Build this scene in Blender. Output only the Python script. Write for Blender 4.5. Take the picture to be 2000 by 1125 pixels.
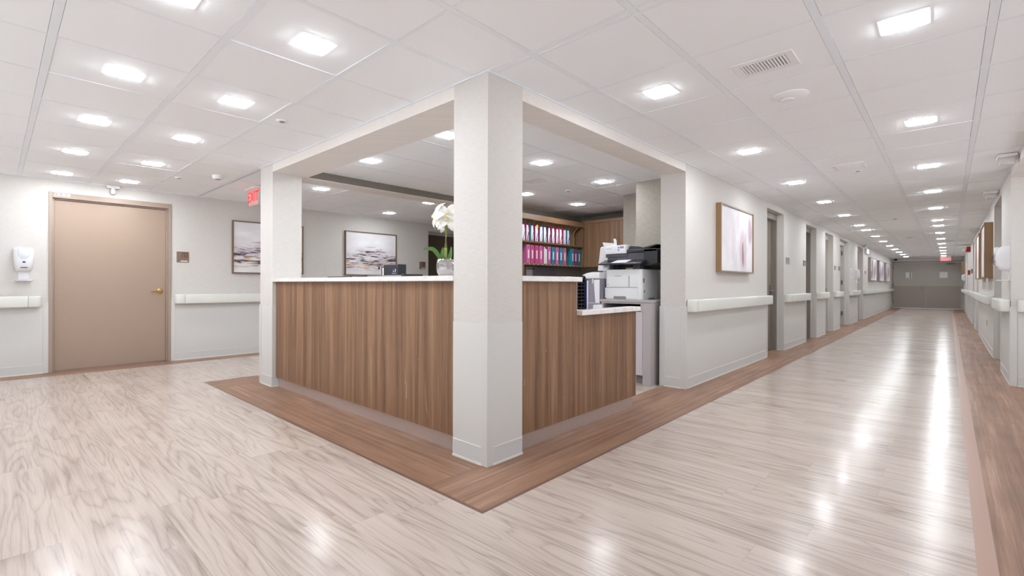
import bpy, bmesh, math, random
from mathutils import Vector, Matrix

random.seed(7)
R = math.radians
for o in list(bpy.data.objects):
    bpy.data.objects.remove(o)
C = bpy.context.scene.collection
SC = bpy.context.scene

# ------------------------------------------------------------------ camera
H = 2.337            # ceiling height
YAW, ROLL, FPX, CX, CY = 0.7449, 0.0026, 929.63, 996.09, 555.16
cam_d = bpy.data.cameras.new('camera')
cam = bpy.data.objects.new('camera', cam_d); C.objects.link(cam)
fw = Vector((math.cos(YAW), math.sin(YAW), 0)); rt = Vector((math.sin(YAW), -math.cos(YAW), 0)); up = Vector((0, 0, 1))
r3 = rt*math.cos(ROLL)+up*math.sin(ROLL); u3 = up*math.cos(ROLL)-rt*math.sin(ROLL)
m = Matrix((r3, u3, -fw)).transposed().to_4x4(); m.translation = Vector((-1.9728, -1.9994, 1.0796))
cam.matrix_world = m
cam_d.sensor_width = 36; cam_d.lens = FPX/2000*36
cam_d.shift_x = (1000-CX)/2000; cam_d.shift_y = (CY-562.5)/2000
cam_d.clip_start = .02; cam_d.clip_end = 200
SC.camera = cam

# ------------------------------------------------------------------ world, exposure
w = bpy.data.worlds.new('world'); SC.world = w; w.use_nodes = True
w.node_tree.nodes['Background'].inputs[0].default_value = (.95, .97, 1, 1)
_n = w.node_tree.nodes; _l = w.node_tree.links      # fill light added all round, made stronger below the horizon to brighten the ceiling
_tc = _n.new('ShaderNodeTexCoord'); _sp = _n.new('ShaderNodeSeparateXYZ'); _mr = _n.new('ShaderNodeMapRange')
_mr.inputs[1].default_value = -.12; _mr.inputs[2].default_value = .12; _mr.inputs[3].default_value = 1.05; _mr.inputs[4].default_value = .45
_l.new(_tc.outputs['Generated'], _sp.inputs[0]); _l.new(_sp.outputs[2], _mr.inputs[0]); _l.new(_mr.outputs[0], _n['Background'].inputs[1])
SC.view_settings.view_transform = 'Standard'; SC.view_settings.look = 'None'
SC.view_settings.gamma = 1; SC.view_settings.use_curve_mapping = False
SC.view_settings.exposure = 0.38
LAMP = 92.0          # radiance of the ceiling downlight lenses

# ------------------------------------------------------------------ materials
def lin(c):
    return tuple((x/255/12.92 if x/255 <= .04045 else ((x/255+.055)/1.055)**2.4) for x in c[:3])+(1,)

def mat(name, col, rough=.5, metal=0, bump=0, bscale=200, spec=.5, emit=None, es=1, coat=0, alpha=None, trans=0):
    m = bpy.data.materials.new(name); m.use_nodes = True
    nt = m.node_tree; b = nt.nodes['Principled BSDF']
    b.inputs['Base Color'].default_value = lin(col); b.inputs['Roughness'].default_value = rough
    b.inputs['Metallic'].default_value = metal; b.inputs['Specular IOR Level'].default_value = spec
    b.inputs['Coat Weight'].default_value = coat
    b.inputs['Transmission Weight'].default_value = trans
    if alpha is not None: b.inputs['Alpha'].default_value = alpha
    if emit:
        b.inputs['Emission Color'].default_value = lin(emit); b.inputs['Emission Strength'].default_value = es
    # a faint procedural variation on every surface
    tc = nt.nodes.new('ShaderNodeTexCoord'); nz = nt.nodes.new('ShaderNodeTexNoise')
    nz.inputs['Scale'].default_value = bscale; nz.inputs['Detail'].default_value = 3
    nt.links.new(tc.outputs['Object'], nz.inputs['Vector'])
    if bump:
        bp = nt.nodes.new('ShaderNodeBump'); bp.inputs['Strength'].default_value = bump; bp.inputs['Distance'].default_value = .002
        nt.links.new(nz.outputs['Fac'], bp.inputs['Height']); nt.links.new(bp.outputs['Normal'], b.inputs['Normal'])
    return m

class NT:
    def __init__(s, name):
        s.m = bpy.data.materials.new(name); s.m.use_nodes = True; s.nt = s.m.node_tree; s.b = s.nt.nodes['Principled BSDF']
    def n(s, t, **kw):
        x = s.nt.nodes.new('ShaderNode'+t)
        for k, v in kw.items(): setattr(x, k, v)
        return x
    def l(s, a, b): s.nt.links.new(a, b)
    def math(s, op, a, b=None, c=None):
        x = s.n('Math', operation=op)
        for i, v in enumerate((a, b, c)):
            if v is None: continue
            if isinstance(v, (int, float)): x.inputs[i].default_value = v
            else: s.l(v, x.inputs[i])
        return x.outputs[0]
    def xyz(s, x, y, z):
        c = s.n('CombineXYZ')
        for i, v in enumerate((x, y, z)):
            if isinstance(v, (int, float)): c.inputs[i].default_value = v
            else: s.l(v, c.inputs[i])
        return c.outputs[0]
    def noise(s, vec, scale=1, detail=3, rough=.5, dist=0):
        x = s.n('TexNoise'); x.inputs['Scale'].default_value = scale; x.inputs['Detail'].default_value = detail
        x.inputs['Roughness'].default_value = rough; x.inputs['Distortion'].default_value = dist
        s.l(vec, x.inputs['Vector']); return x.outputs['Fac']
    def ramp(s, fac, stops):
        x = s.n('ValToRGB'); cr = x.color_ramp
        while len(cr.elements) < len(stops): cr.elements.new(.5)
        for e, (p, c) in zip(cr.elements, stops): e.position = p; e.color = lin(c) if len(c) == 3 else c
        s.l(fac, x.inputs[0]); return x.outputs[0]
    def mix(s, fac, a, b, blend='MIX'):
        x = s.n('Mix', data_type='RGBA', blend_type=blend)
        for i, v in ((0, fac), (6, a), (7, b)):
            if isinstance(v, (int, float)): x.inputs[i].default_value = v
            elif isinstance(v, tuple): x.inputs[i].default_value = lin(v)
            else: s.l(v, x.inputs[i])
        return x.outputs[2]
    def sep(s, coord='Object'):
        tc = s.n('TexCoord'); sp = s.n('SeparateXYZ'); s.l(tc.outputs[coord], sp.inputs[0]); return sp.outputs
    def mapr(s, v, a, b, c=0, d=1):
        x = s.n('MapRange'); x.inputs[1].default_value = a; x.inputs[2].default_value = b; x.inputs[3].default_value = c; x.inputs[4].default_value = d
        s.l(v, x.inputs[0]); return x.outputs[0]
    def bump(s, h, strength, dist=.002):
        bp = s.n('Bump'); bp.inputs['Strength'].default_value = strength; bp.inputs['Distance'].default_value = dist
        s.l(h, bp.inputs['Height']); s.l(bp.outputs['Normal'], s.b.inputs['Normal'])

def plank_mat(name, along, cols, length, width, cont=9, rough=.3, shade=.14, streak=.5, offset=.37, bstr=.35, rw=.21, lo=.26, hi=.84, mw=.4, wp=.32, perplank=True):
    """vinyl wood planks; 'along' is the world axis the boards run along"""
    t = NT(name); X, Y, Z = t.sep()
    a, c = (X, Y) if along == 'x' else (Y, X)
    row = t.math('FLOOR', t.math('DIVIDE', c, width))
    wn = t.n('TexWhiteNoise', noise_dimensions='1D'); t.l(row, wn.inputs['W'])
    sh = t.math('ADD', t.math('DIVIDE', a, length), t.math('MULTIPLY', wn.outputs[0], 3.7))
    colm = t.math('FLOOR', sh)
    w2 = t.n('TexWhiteNoise', noise_dimensions='2D'); t.l(t.xyz(row, colm, 0), w2.inputs['Vector'])
    rnd = w2.outputs['Value']
    fx = t.math('FRACT', sh); fy = t.math('FRACT', t.math('DIVIDE', c, width))
    if not perplank: rnd = t.math('ADD', wn.outputs[0], t.math('MULTIPLY', t.math('SUBTRACT', rnd, .5), .02))
    off = t.math('MULTIPLY', rnd, 37.0 if perplank else 9.0)
    # contour-line grain: rings of a stretched, warped noise field
    warp = t.noise(t.xyz(t.math('MULTIPLY', a, 2.2), t.math('MULTIPLY', c, 6), off), 1, 3)
    base = t.noise(t.xyz(t.math('ADD', t.math('MULTIPLY', a, .62), off), t.math('ADD', t.math('MULTIPLY', c, 6.5), t.math('MULTIPLY', warp, wp)), off), 1, 1.5, .45)
    ring = t.math('ABSOLUTE', t.math('SINE', t.math('MULTIPLY', base, cont*3.1416)))
    ring = t.math('POWER', ring, .45)
    mid = t.noise(t.xyz(t.math('MULTIPLY', a, .8), t.math('MULTIPLY', c, 30), t.math('MULTIPLY', rnd, .9)), 1, 3, .55)
    fine = t.noise(t.xyz(t.math('MULTIPLY', a, 2.2), t.math('ADD', t.math('MULTIPLY', c, 110), off), off), 1, 4, .6)
    pores = t.noise(t.xyz(t.math('MULTIPLY', a, 9), t.math('MULTIPLY', c, 240), off), 1, 2, .6)
    blotch = t.noise(t.xyz(t.math('MULTIPLY', a, 1.1), t.math('MULTIPLY', c, 3.2), off), 1, 3)
    f = t.math('ADD', t.math('MULTIPLY', t.math('SUBTRACT', 1.0, ring), rw), t.math('MULTIPLY', t.math('SUBTRACT', mid, .5), mw))
    f = t.math('ADD', f, t.math('MULTIPLY', fine, streak))
    f = t.math('ADD', f, t.math('MULTIPLY', blotch, .35))
    f = t.math('ADD', f, t.math('MULTIPLY', pores, .15))
    f = t.mapr(f, lo, hi)
    f = t.math('ADD', f, t.math('MULTIPLY', t.math('SUBTRACT', rnd, .5), shade*2))
    colr = t.ramp(f, [(0, cols[0]), (.45, cols[1]), (1, cols[2])])
    # very thin seams
    ex = t.math('MINIMUM', fx, t.math('SUBTRACT', 1.0, fx)); ey = t.math('MINIMUM', fy, t.math('SUBTRACT', 1.0, fy))
    seam = t.math('MINIMUM', t.math('MULTIPLY', ex, length), t.math('MULTIPLY', ey, width))
    sm = t.mapr(seam, .0004, .0016, .82, 1)
    cc = t.n('Mix', data_type='RGBA', blend_type='MULTIPLY'); cc.inputs[0].default_value = 1
    t.l(colr, cc.inputs[6]); t.l(sm, cc.inputs[7])
    t.l(cc.outputs[2], t.b.inputs['Base Color'])
    t.b.inputs['Specular IOR Level'].default_value = .38
    un = t.noise(t.xyz(X, Y, 0), 3, 2)
    t.l(t.mapr(un, .3, .7, rough-.03, rough+.05), t.b.inputs['Roughness'])
    grain = t.noise(t.xyz(X, Y, Z), 260, 2)
    wave = t.noise(t.xyz(X, Y, Z), 5.5, 1)
    t.bump(t.math('ADD', t.math('MULTIPLY', grain, .10), t.math('MULTIPLY', wave, .9)), bstr, .0035)
    return t.m

def laminate(name, cols, rough=.38, horiz=False, fr=1.0):
    t = NT(name); X, Y, Z = t.sep()
    u = t.math('ADD', X, Y)
    if horiz: u, Z = Z, u
    off = t.noise(t.xyz(t.math('MULTIPLY', u, 1.2), 0, 0), 1, 2)
    wv = t.noise(t.xyz(t.math('MULTIPLY', u, 6), 3, t.math('MULTIPLY', Z, 1.3)), 1, 2)
    b1 = t.noise(t.xyz(t.math('ADD', t.math('MULTIPLY', u, 17*fr), t.math('MULTIPLY', wv, .8)), 0, t.math('MULTIPLY', Z, .45)), 1, 5, .62)
    b2 = t.noise(t.xyz(t.math('MULTIPLY', u, 95*fr), 7, t.math('MULTIPLY', Z, 1.4)), 1, 4, .6)
    b3 = t.noise(t.xyz(t.math('MULTIPLY', u, 320), 2, t.math('MULTIPLY', Z, 9)), 1, 2, .6)
    f = t.math('ADD', t.math('MULTIPLY', b1, .62), t.math('ADD', t.math('MULTIPLY', b2, .27), t.math('MULTIPLY', b3, .16)))
    t.l(t.ramp(t.mapr(f, .36, .70), [(0, cols[0]), (.45, cols[1]), (1, cols[2])]), t.b.inputs['Base Color'])
    t.b.inputs['Roughness'].default_value = rough
    t.bump(b2, .12, .001)
    return t.m

def wallpaper(name, col, col2, bump=.25):
    t = NT(name); X, Y, Z = t.sep(); u = t.math('ADD', X, Y)
    a = t.noise(t.xyz(t.math('MULTIPLY', u, 14), 0, t.math('MULTIPLY', Z, 230)), 1, 3, .65)
    b = t.noise(t.xyz(t.math('MULTIPLY', u, 160), 4, t.math('MULTIPLY', Z, 24)), 1, 3, .6)
    c = t.noise(t.xyz(t.math('MULTIPLY', u, 1.1), 4, t.math('MULTIPLY', Z, 1.1)), 1, 2)
    f = t.math('ADD', t.math('MULTIPLY', a, .6), t.math('ADD', t.math('MULTIPLY', b, .25), t.math('MULTIPLY', c, .15)))
    t.l(t.ramp(t.mapr(f, .38, .62), [(0, col2), (1, col)]), t.b.inputs['Base Color'])
    t.b.inputs['Roughness'].default_value = .62; t.b.inputs['Specular IOR Level'].default_value = .3
    t.bump(a, bump, .0015)
    return t.m

def landscape(name, seed, w_, h_):
    t = NT(name); X, Y, Z = t.sep()
    x = t.math('DIVIDE', X, w_); z = t.math('DIVIDE', Z, h_)      # -.5 .. .5
    xs = t.math('ADD', x, seed*3.1)
    wash = t.noise(t.xyz(t.math('MULTIPLY', xs, 2.2), seed, t.math('MULTIPLY', z, 4)), 1, 4, .55)
    c = t.ramp(t.mapr(wash, .3, .7), [(0, (232, 228, 226)), (.5, (238, 235, 240)), (1, (250, 248, 250))])
    band = t.math('SUBTRACT', 1.0, t.mapr(t.math('ABSOLUTE', t.math('ADD', z, .18)), .02, .27))
    hump = t.math('SUBTRACT', 1.0, t.mapr(t.math('ABSOLUTE', x), .05, .42))
    hb = t.math('MULTIPLY', hump, t.math('SUBTRACT', 1.0, t.mapr(t.math('ABSOLUTE', t.math('ADD', z, .02)), .04, .26)))
    band = t.math('MAXIMUM', band, t.math('MULTIPLY', hb, .9))
    mv = t.noise(t.xyz(t.math('MULTIPLY', xs, 3), seed+5, t.math('MULTIPLY', z, 9)), 1, 5, .6)
    mvm = t.math('MULTIPLY', t.mapr(mv, .44, .62), band)
    c = t.mix(t.math('MULTIPLY', mvm, .95), c, (188, 168, 182))
    pk = t.noise(t.xyz(t.math('MULTIPLY', xs, 4), seed+15, t.math('MULTIPLY', z, 12)), 1, 4, .6)
    c = t.mix(t.math('MULTIPLY', t.math('MULTIPLY', t.mapr(pk, .5, .6), band), .6), c, (246, 222, 216))
    dk = t.noise(t.xyz(t.math('MULTIPLY', xs, 4.5), seed+9, t.math('MULTIPLY', z, 26)), 1, 7, .72, .4)
    dkm = t.math('MULTIPLY', t.mapr(dk, .50, .57), t.mapr(band, .2, .6))
    c = t.mix(dkm, c, (72, 60, 70))
    g = t.noise(t.xyz(t.math('MULTIPLY', xs, 5), seed+20, t.math('MULTIPLY', z, 17)), 1, 4, .6)
    gb = t.math('SUBTRACT', 1.0, t.mapr(t.math('ABSOLUTE', t.math('ADD', z, .27)), .02, .13))
    c = t.mix(t.math('MULTIPLY', t.mapr(g, .54, .6), gb), c, (246, 208, 140))
    t.l(c, t.b.inputs['Base Color']); t.b.inputs['Roughness'].default_value = .6
    return t.m

def tulips(name, seed, w_, h_, dark=.6, stems=None):
    t = NT(name); X, Y, Z = t.sep()
    x = t.math('DIVIDE', X, w_); z = t.math('DIVIDE', Z, h_)
    wash = t.noise(t.xyz(t.math('ADD', t.math('MULTIPLY', x, 2), seed), seed, t.math('MULTIPLY', z, 1.6)), 1, 3)
    c = t.ramp(t.mapr(wash, .3, .7), [(0, (222, 217, 222)), (.5, (238, 234, 239)), (1, (250, 249, 252))])
    wob = t.noise(t.xyz(t.math('MULTIPLY', x, 6), seed, t.math('MULTIPLY', z, 4)), 1, 3)
    st = t.noise(t.xyz(t.math('MULTIPLY', x, 26), seed, t.math('MULTIPLY', z, 2.2)), 1, 5, .65)
    for (cx, cz, rx, rz, k, col) in (stems or [(.17, -.14, .13, .33, .85, (205, 178, 186)), (.17, -.2, .045, .2, 1, (140, 98, 104)), (-.12, -.02, .06, .28, .6, (222, 200, 208)), (.4, .2, .06, .22, .8, (172, 140, 150)), (.02, .36, .035, .2, .5, (210, 185, 195))]):
        dx = t.math('DIVIDE', t.math('ADD', t.math('SUBTRACT', x, cx), t.math('MULTIPLY', t.math('SUBTRACT', wob, .5), .1)), rx)
        dz = t.math('DIVIDE', t.math('SUBTRACT', z, cz), rz)
        d = t.math('SQRT', t.math('ADD', t.math('MULTIPLY', dx, dx), t.math('MULTIPLY', dz, dz)))
        mk = t.mapr(t.math('ADD', d, t.math('MULTIPLY', t.math('SUBTRACT', st, .5), .9)), .7, 1.15, min(1, k*dark*1.3), 0)
        c = t.mix(mk, c, col)
    ln = t.math('ABSOLUTE', t.math('SUBTRACT', t.math('ADD', x, t.math('MULTIPLY', wob, .03)), .27))
    c = t.mix(t.mapr(ln, .002, .008, .55, 0), c, (168, 140, 150))
    c = t.mix(t.math('MULTIPLY', t.mapr(st, .62, .72), t.mapr(z, -.5, .1, .5, 0)), c, (190, 175, 180))
    t.l(c, t.b.inputs['Base Color']); t.b.inputs['Roughness'].default_value = .6
    return t.m

M = {}
M['floor'] = plank_mat('pale oak vinyl', 'y', [(205, 191, 182), (193, 177, 167), (148, 132, 122)], 1.22, .178, cont=12, rough=.20, shade=.05, bstr=.16)
M['brown_x'] = plank_mat('brown walnut vinyl x', 'x', [(184, 149, 127), (150, 115, 94), (108, 77, 61)], 1.22, .13, cont=3, rough=.42, shade=.05, streak=.5, bstr=.02, rw=.06, lo=.22, hi=.78, mw=.65, perplank=False)
M['brown_y'] = plank_mat('brown walnut vinyl y', 'y', [(184, 149, 127), (150, 115, 94), (108, 77, 61)], 1.22, .13, cont=3, rough=.42, shade=.05, streak=.5, bstr=.02, rw=.06, lo=.22, hi=.78, mw=.65, perplank=False)
M['border'] = mat('dark vinyl edging', (116, 88, 74), .35, bump=.1)
M['border_light'] = mat('rosy vinyl edging', (172, 138, 122), .35, bump=.1)
M['wall'] = wallpaper('woven wallpaper', (220, 216, 212), (210, 204, 199))
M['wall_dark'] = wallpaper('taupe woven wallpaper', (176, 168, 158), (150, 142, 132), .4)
M['clad'] = wallpaper('dark taupe cladding', (136, 128, 118), (112, 104, 96), .4)
M['wains'] = mat('wainscot sheet', (217, 215, 212), .45, bump=.12, bscale=500)
M['guard'] = mat('corner guard vinyl', (216, 214, 211), .4, bump=.05)
M['base'] = mat('base vinyl', (212, 213, 212), .38)
M['caulk'] = mat('white caulk line', (238, 234, 228), .5)
M['rail'] = mat('handrail vinyl', (228, 227, 221), .35, bump=.06, bscale=600)
M['tile'] = mat('ceiling tile', (250, 252, 254), .8, bump=.15, bscale=900)
M['grid'] = mat('ceiling grid', (242, 246, 250), .55)
M['beam'] = wallpaper('header wallpaper', (238, 233, 228), (228, 221, 215))
M['lens'] = mat('lit lens', (255, 255, 255), .4, emit=(243, 250, 255), es=LAMP)
M['trimw'] = mat('white trim', (242, 242, 242), .5)
M['lam'] = laminate('walnut laminate', [(92, 66, 48), (134, 100, 74), (172, 134, 104)])
M['lamc'] = laminate('cabinet laminate', [(98, 72, 52), (134, 102, 76), (160, 124, 94)], fr=1.4)
M['lamh'] = laminate('shelf laminate', [(104, 76, 54), (140, 106, 78), (168, 132, 100)], horiz=True)
M['divider'] = mat('divider board', (158, 128, 94), .6)
M['steel'] = mat('brushed kick plate', (214, 204, 200), .30, .75, bump=.2, bscale=40)
M['white'] = mat('white plastic', (236, 236, 238), .35)
M['clearp'] = mat('clear refill bag', (225, 230, 238), .12, spec=.8)
M['navy'] = mat('navy label', (40, 44, 130), .5)
M['tan'] = mat('beige door paint', (170, 148, 132), .42, bump=.04)
M['tanf'] = mat('beige frame paint', (168, 149, 136), .42)
M['taupe'] = mat('taupe frame paint', (136, 128, 118), .45)
M['taupel'] = mat('light taupe door', (176, 170, 162), .45)
M['dkdoor'] = mat('dark brown door', (88, 76, 60), .5)
M['greige'] = mat('greige frame', (196, 190, 184), .45)
M['enddoor'] = mat('end door paint', (186, 180, 172), .42)
M['enddoor2'] = mat('end door lower plate', (168, 157, 146), .42)
M['brass'] = mat('brass', (214, 178, 98), .22, 1)
M['chrome'] = mat('brushed chrome', (190, 188, 186), .25, 1)
M['steelD'] = mat('grey metal', (120, 116, 112), .35, .7)
M['frame'] = mat('bronze frame', (122, 98, 78), .4, .25)
M['framein'] = mat('frame silver face', (150, 140, 134), .4, .3)
M['frametan'] = mat('tan frame', (150, 118, 84), .5)
M['signb'] = mat('bronze sign plate', (132, 108, 92), .45)
M['signg'] = mat('grey sign plate', (140, 134, 130), .45)
M['ink'] = mat('dark brown ink', (52, 34, 26), .6)
M['black'] = mat('black plastic', (30, 28, 32), .35)
M['char'] = mat('charcoal plastic', (74, 70, 80), .4)
M['greyp'] = mat('slate grey panel', (146, 141, 154), .45)
M['quartz'] = None
M['paper'] = mat('paper', (240, 238, 242), .7)
M['screen'] = mat('lit touch screen', (230, 232, 235), .2, emit=(235, 238, 240), es=.25)
M['scr_dark'] = mat('dark screen', (44, 44, 48), .3)
M['icon'] = mat('lit icons', (150, 150, 250), .4, emit=(140, 140, 255), es=1.2)
M['red'] = mat('alarm red', (176, 34, 32), .45)
M['lavlab'] = mat('lavender label', (150, 132, 178), .6)
M['exitp'] = mat('clear red-tinted acrylic', (255, 205, 205), .15, emit=(255, 120, 120), es=.12, alpha=.42)
M['exitred'] = mat('lit red letters', (235, 30, 40), .4, emit=(255, 25, 35), es=.75)
M['cart'] = mat('grey laminate cabinet', (186, 180, 180), .45)
M['cartw'] = mat('cabinet door', (206, 198, 204), .45)
M['cartd'] = mat('cabinet niche', (38, 35, 38), .6)
M['hole'] = mat('vent dark', (26, 24, 24), .7)
M['cover'] = mat('cove base shadow gap', (60, 50, 45), .8)
M['silver'] = mat('mercury glass', (188, 184, 184), .07, 1, bump=.5, bscale=30)
M['leaf'] = mat('green leaf', (80, 122, 52), .4, bump=.2, bscale=60)
M['stem'] = mat('pale stem', (150, 160, 84), .5)
M['sand'] = mat('manila block', (206, 188, 164), .6)
M['grille_side'] = mat('monitor casing', (224, 220, 222), .4)

def quartz():
    t = NT('white quartz'); X, Y, Z = t.sep()
    n = t.noise(t.xyz(X, Y, Z), 7, 5, .6, 1.2)
    t.l(t.ramp(n, [(.3, (226, 218, 214)), (.5, (240, 236, 233)), (.7, (246, 244, 242))]), t.b.inputs['Base Color'])
    t.b.inputs['Roughness'].default_value = .22
    return t.m
M['quartz'] = quartz()
def petal():
    t = NT('white petal'); tc = t.n('TexCoord'); ln = t.n('VectorMath', operation='LENGTH'); t.l(tc.outputs['Object'], ln.inputs[0])
    t.l(t.ramp(t.mapr(ln.outputs['Value'], 0, .075), [(0, (240, 214, 96)), (.35, (250, 240, 196)), (.7, (252, 250, 244))]), t.b.inputs['Base Color'])
    t.b.inputs['Roughness'].default_value = .6; t.b.inputs['Subsurface Weight'].default_value = .2
    t.b.inputs['Subsurface Radius'].default_value = (.02, .02, .02)
    return t.m
M['petal'] = petal()
def colmat(name, c): M[name] = mat(name, c, .5); return M[name]
colmat('pinkL', (206, 108, 160)); colmat('pinkM', (200, 78, 130)); colmat('magenta', (168, 40, 92)); colmat('teal', (24, 118, 142)); colmat('tealL', (36, 136, 160)); colmat('plum', (150, 50, 110)); colmat('yellow', (232, 196, 30)); colmat('violet', (120, 84, 176))

# ------------------------------------------------------------------ mesh helpers
class MB:
    def __init__(s): s.v = []; s.f = []; s.mi = []; s.cur = 0
    def box(s, x0, x1, y0, y1, z0, z1):
        x0, x1 = min(x0, x1), max(x0, x1); y0, y1 = min(y0, y1), max(y0, y1); z0, z1 = min(z0, z1), max(z0, z1)
        n = len(s.v)
        s.v += [(x0, y0, z0), (x1, y0, z0), (x1, y1, z0), (x0, y1, z0), (x0, y0, z1), (x1, y0, z1), (x1, y1, z1), (x0, y1, z1)]
        s.f += [tuple(n+i for i in q) for q in ((0, 3, 2, 1), (4, 5, 6, 7), (0, 1, 5, 4), (1, 2, 6, 5), (2, 3, 7, 6), (3, 0, 4, 7))]
        s.mi += [s.cur]*6; return s
    def prism(s, pts, h0, h1, axis='z'):
        """extrude a 2-D outline. axis z: pts=(x,y); x: pts=(y,z); y: pts=(x,z)"""
        a = sum(pts[i][0]*pts[(i+1) % len(pts)][1]-pts[(i+1) % len(pts)][0]*pts[i][1] for i in range(len(pts)))
        if a < 0: pts = pts[::-1]
        f = {'z': lambda p, h: (p[0], p[1], h), 'x': lambda p, h: (h, p[0], p[1]), 'y': lambda p, h: (p[0], h, p[1])}[axis]
        n = len(s.v); k = len(pts)
        s.v += [f(p, h0) for p in pts]+[f(p, h1) for p in pts]
        fl = (axis == 'y')
        fs = [tuple(range(k-1, -1, -1)), tuple(range(k, 2*k))]+[(i, (i+1) % k, k+(i+1) % k, k+i) for i in range(k)]
        for q in fs:
            q = tuple(n+i for i in q); s.f.append(q[::-1] if fl else q); s.mi.append(s.cur)
        return s
    def lathe(s, prof, c=(0, 0, 0), n=24, axis='z'):
        b = len(s.v); k = len(prof)
        for i in range(n):
            a = 2*math.pi*i/n
            for r_, h in prof:
                p = (r_*math.cos(a), r_*math.sin(a), h)
                if axis == 'y': p = (p[0], p[2], p[1])
                if axis == 'x': p = (p[2], p[0], p[1])
                s.v.append((p[0]+c[0], p[1]+c[1], p[2]+c[2]))
        for i in range(n):
            for j in range(k-1):
                s.f.append((b+i*k+j, b+((i+1) % n)*k+j, b+((i+1) % n)*k+j+1, b+i*k+j+1)); s.mi.append(s.cur)
        s.f.append(tuple(b+i*k for i in range(n))[::-1]); s.f.append(tuple(b+i*k+k-1 for i in range(n))); s.mi += [s.cur]*2
        return s
    def tube(s, pts, r_, n=8):
        b = len(s.v); pts = [Vector(p) for p in pts]
        rr = r_ if isinstance(r_, (list, tuple)) else [r_]*len(pts)
        for i, p in enumerate(pts):
            d = (pts[min(i+1, len(pts)-1)]-pts[max(i-1, 0)]).normalized()
            q = d.cross(Vector((0, 0, 1)))
            if q.length < .01: q = d.cross(Vector((1, 0, 0)))
            q.normalize(); w_ = d.cross(q)
            for j in range(n):
                a = 2*math.pi*j/n; s.v.append(tuple(p+(q*math.cos(a)+w_*math.sin(a))*rr[i]))
        for i in range(len(pts)-1):
            for j in range(n):
                s.f.append((b+i*n+j, b+(i+1)*n+j, b+(i+1)*n+(j+1) % n, b+i*n+(j+1) % n)); s.mi.append(s.cur)
        s.f.append(tuple(b+j for j in range(n))); s.f.append(tuple(b+(len(pts)-1)*n+j for j in range(n))[::-1]); s.mi += [s.cur]*2
        return s
    def quad(s, *p):
        n = len(s.v); s.v += [tuple(q) for q in p]; s.f.append(tuple(range(n, n+len(p)))); s.mi.append(s.cur); return s

def link(name, mb, m, parent=None, bevel=0, seg=2, smooth=False, org=None):
    """link a builder as ONE mesh object. Coordinates are world (or the parent's own frame when the parent sits at the origin)"""
    me = bpy.data.meshes.new(name)
    o0 = Vector(org) if org is not None else Vector((0, 0, 0))
    off = Vector((0, 0, 0))
    if parent is not None: off = Vector(parent.get('_w', (0, 0, 0)))
    base = off+o0 if parent is not None else o0
    me.from_pydata([tuple(Vector(v)-base) for v in mb.v], [], mb.f)
    mats = m if isinstance(m, (list, tuple)) else [m]
    for x in mats: me.materials.append(x)
    for p, i in zip(me.polygons, mb.mi): p.material_index = i
    bm = bmesh.new(); bm.from_mesh(me)
    bmesh.ops.recalc_face_normals(bm, faces=bm.faces)
    if bevel:
        ed = [e for e in bm.edges if len(e.link_faces) == 2 and e.calc_face_angle(0) > .6]
        bmesh.ops.bevel(bm, geom=ed, offset=bevel, segments=seg, affect='EDGES', profile=.5, clamp_overlap=True)
    if smooth:
        for f in bm.faces: f.smooth = True
    bm.to_mesh(me); bm.free()
    if smooth:
        try: me.set_sharp_from_angle(angle=R(40))
        except Exception: pass
    o = bpy.data.objects.new(name, me); C.objects.link(o)
    o.location = o0 if parent is not None else o0
    if parent is not None: o.parent = parent
    o['_w'] = tuple(base)
    return o

def empty(name, loc=(0, 0, 0)):
    o = bpy.data.objects.new(name, None); C.objects.link(o); o.location = loc; o.empty_display_size = .1; o['_w'] = tuple(loc); return o
def tag(o, label, cat, group=None):
    o['label'] = label; o['category'] = cat
    if group: o['group'] = group
    return o
def struct(o): o['kind'] = 'structure'; return o
def thing(name, loc, label, cat, group=None): return tag(empty(name, loc), label, cat, group)
def copy_tree(o, parent=None):
    c = o.copy(); C.objects.link(c); c.parent = parent
    for ch in list(o.children): copy_tree(ch, c)
    return c
def text_mesh(name, body, size, m, parent, loc, rot, ext=.0008, align='CENTER', sx=1, spacing=1):
    cu = bpy.data.curves.new(name, 'FONT'); cu.body = body; cu.size = size; cu.extrude = ext; cu.align_x = align; cu.align_y = 'CENTER'; cu.space_character = spacing
    t = bpy.data.objects.new(name+'_tmp', cu); C.objects.link(t)
    dg = bpy.context.evaluated_depsgraph_get(); me = bpy.data.meshes.new_from_object(t.evaluated_get(dg))
    bpy.data.objects.remove(t); bpy.data.curves.remove(cu)
    me.materials.clear(); me.materials.append(m)
    o = bpy.data.objects.new(name, me); C.objects.link(o)
    base = Vector(parent.get('_w', (0, 0, 0))) if parent is not None else Vector((0, 0, 0))
    o.location = Vector(loc)-base; o.rotation_euler = rot; o.scale = (sx, 1, 1); o.parent = parent
    return o
ORD = ['nearest', 'second', 'third', 'fourth', 'fifth', 'sixth', 'seventh', 'eighth', 'ninth', 'tenth', 'eleventh', 'twelfth', 'thirteenth', 'fourteenth', 'fifteenth']

# ------------------------------------------------------------------ dimensions
WB = 5.96            # far wall of the left hall (with door 152)
YR = -2.49           # right wall of the long corridor
XE = 27.33           # end of the long corridor
OA = 2.867           # where the corridor's left wall begins
ZW, ZB, ZHD = .843, .106, 2.237     # wainscot top, base top, head of the door recesses
OPL = [(5.866, 6.844), (8.505, 9.451), (10.43, 11.40), (12.344, 13.792), (15.46, 16.654)]
OPR = [(6.697, 8.03), (13.0, 13.95), (15.5, 16.45), (21.5, 22.3), (23.8, 24.6)]

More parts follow.
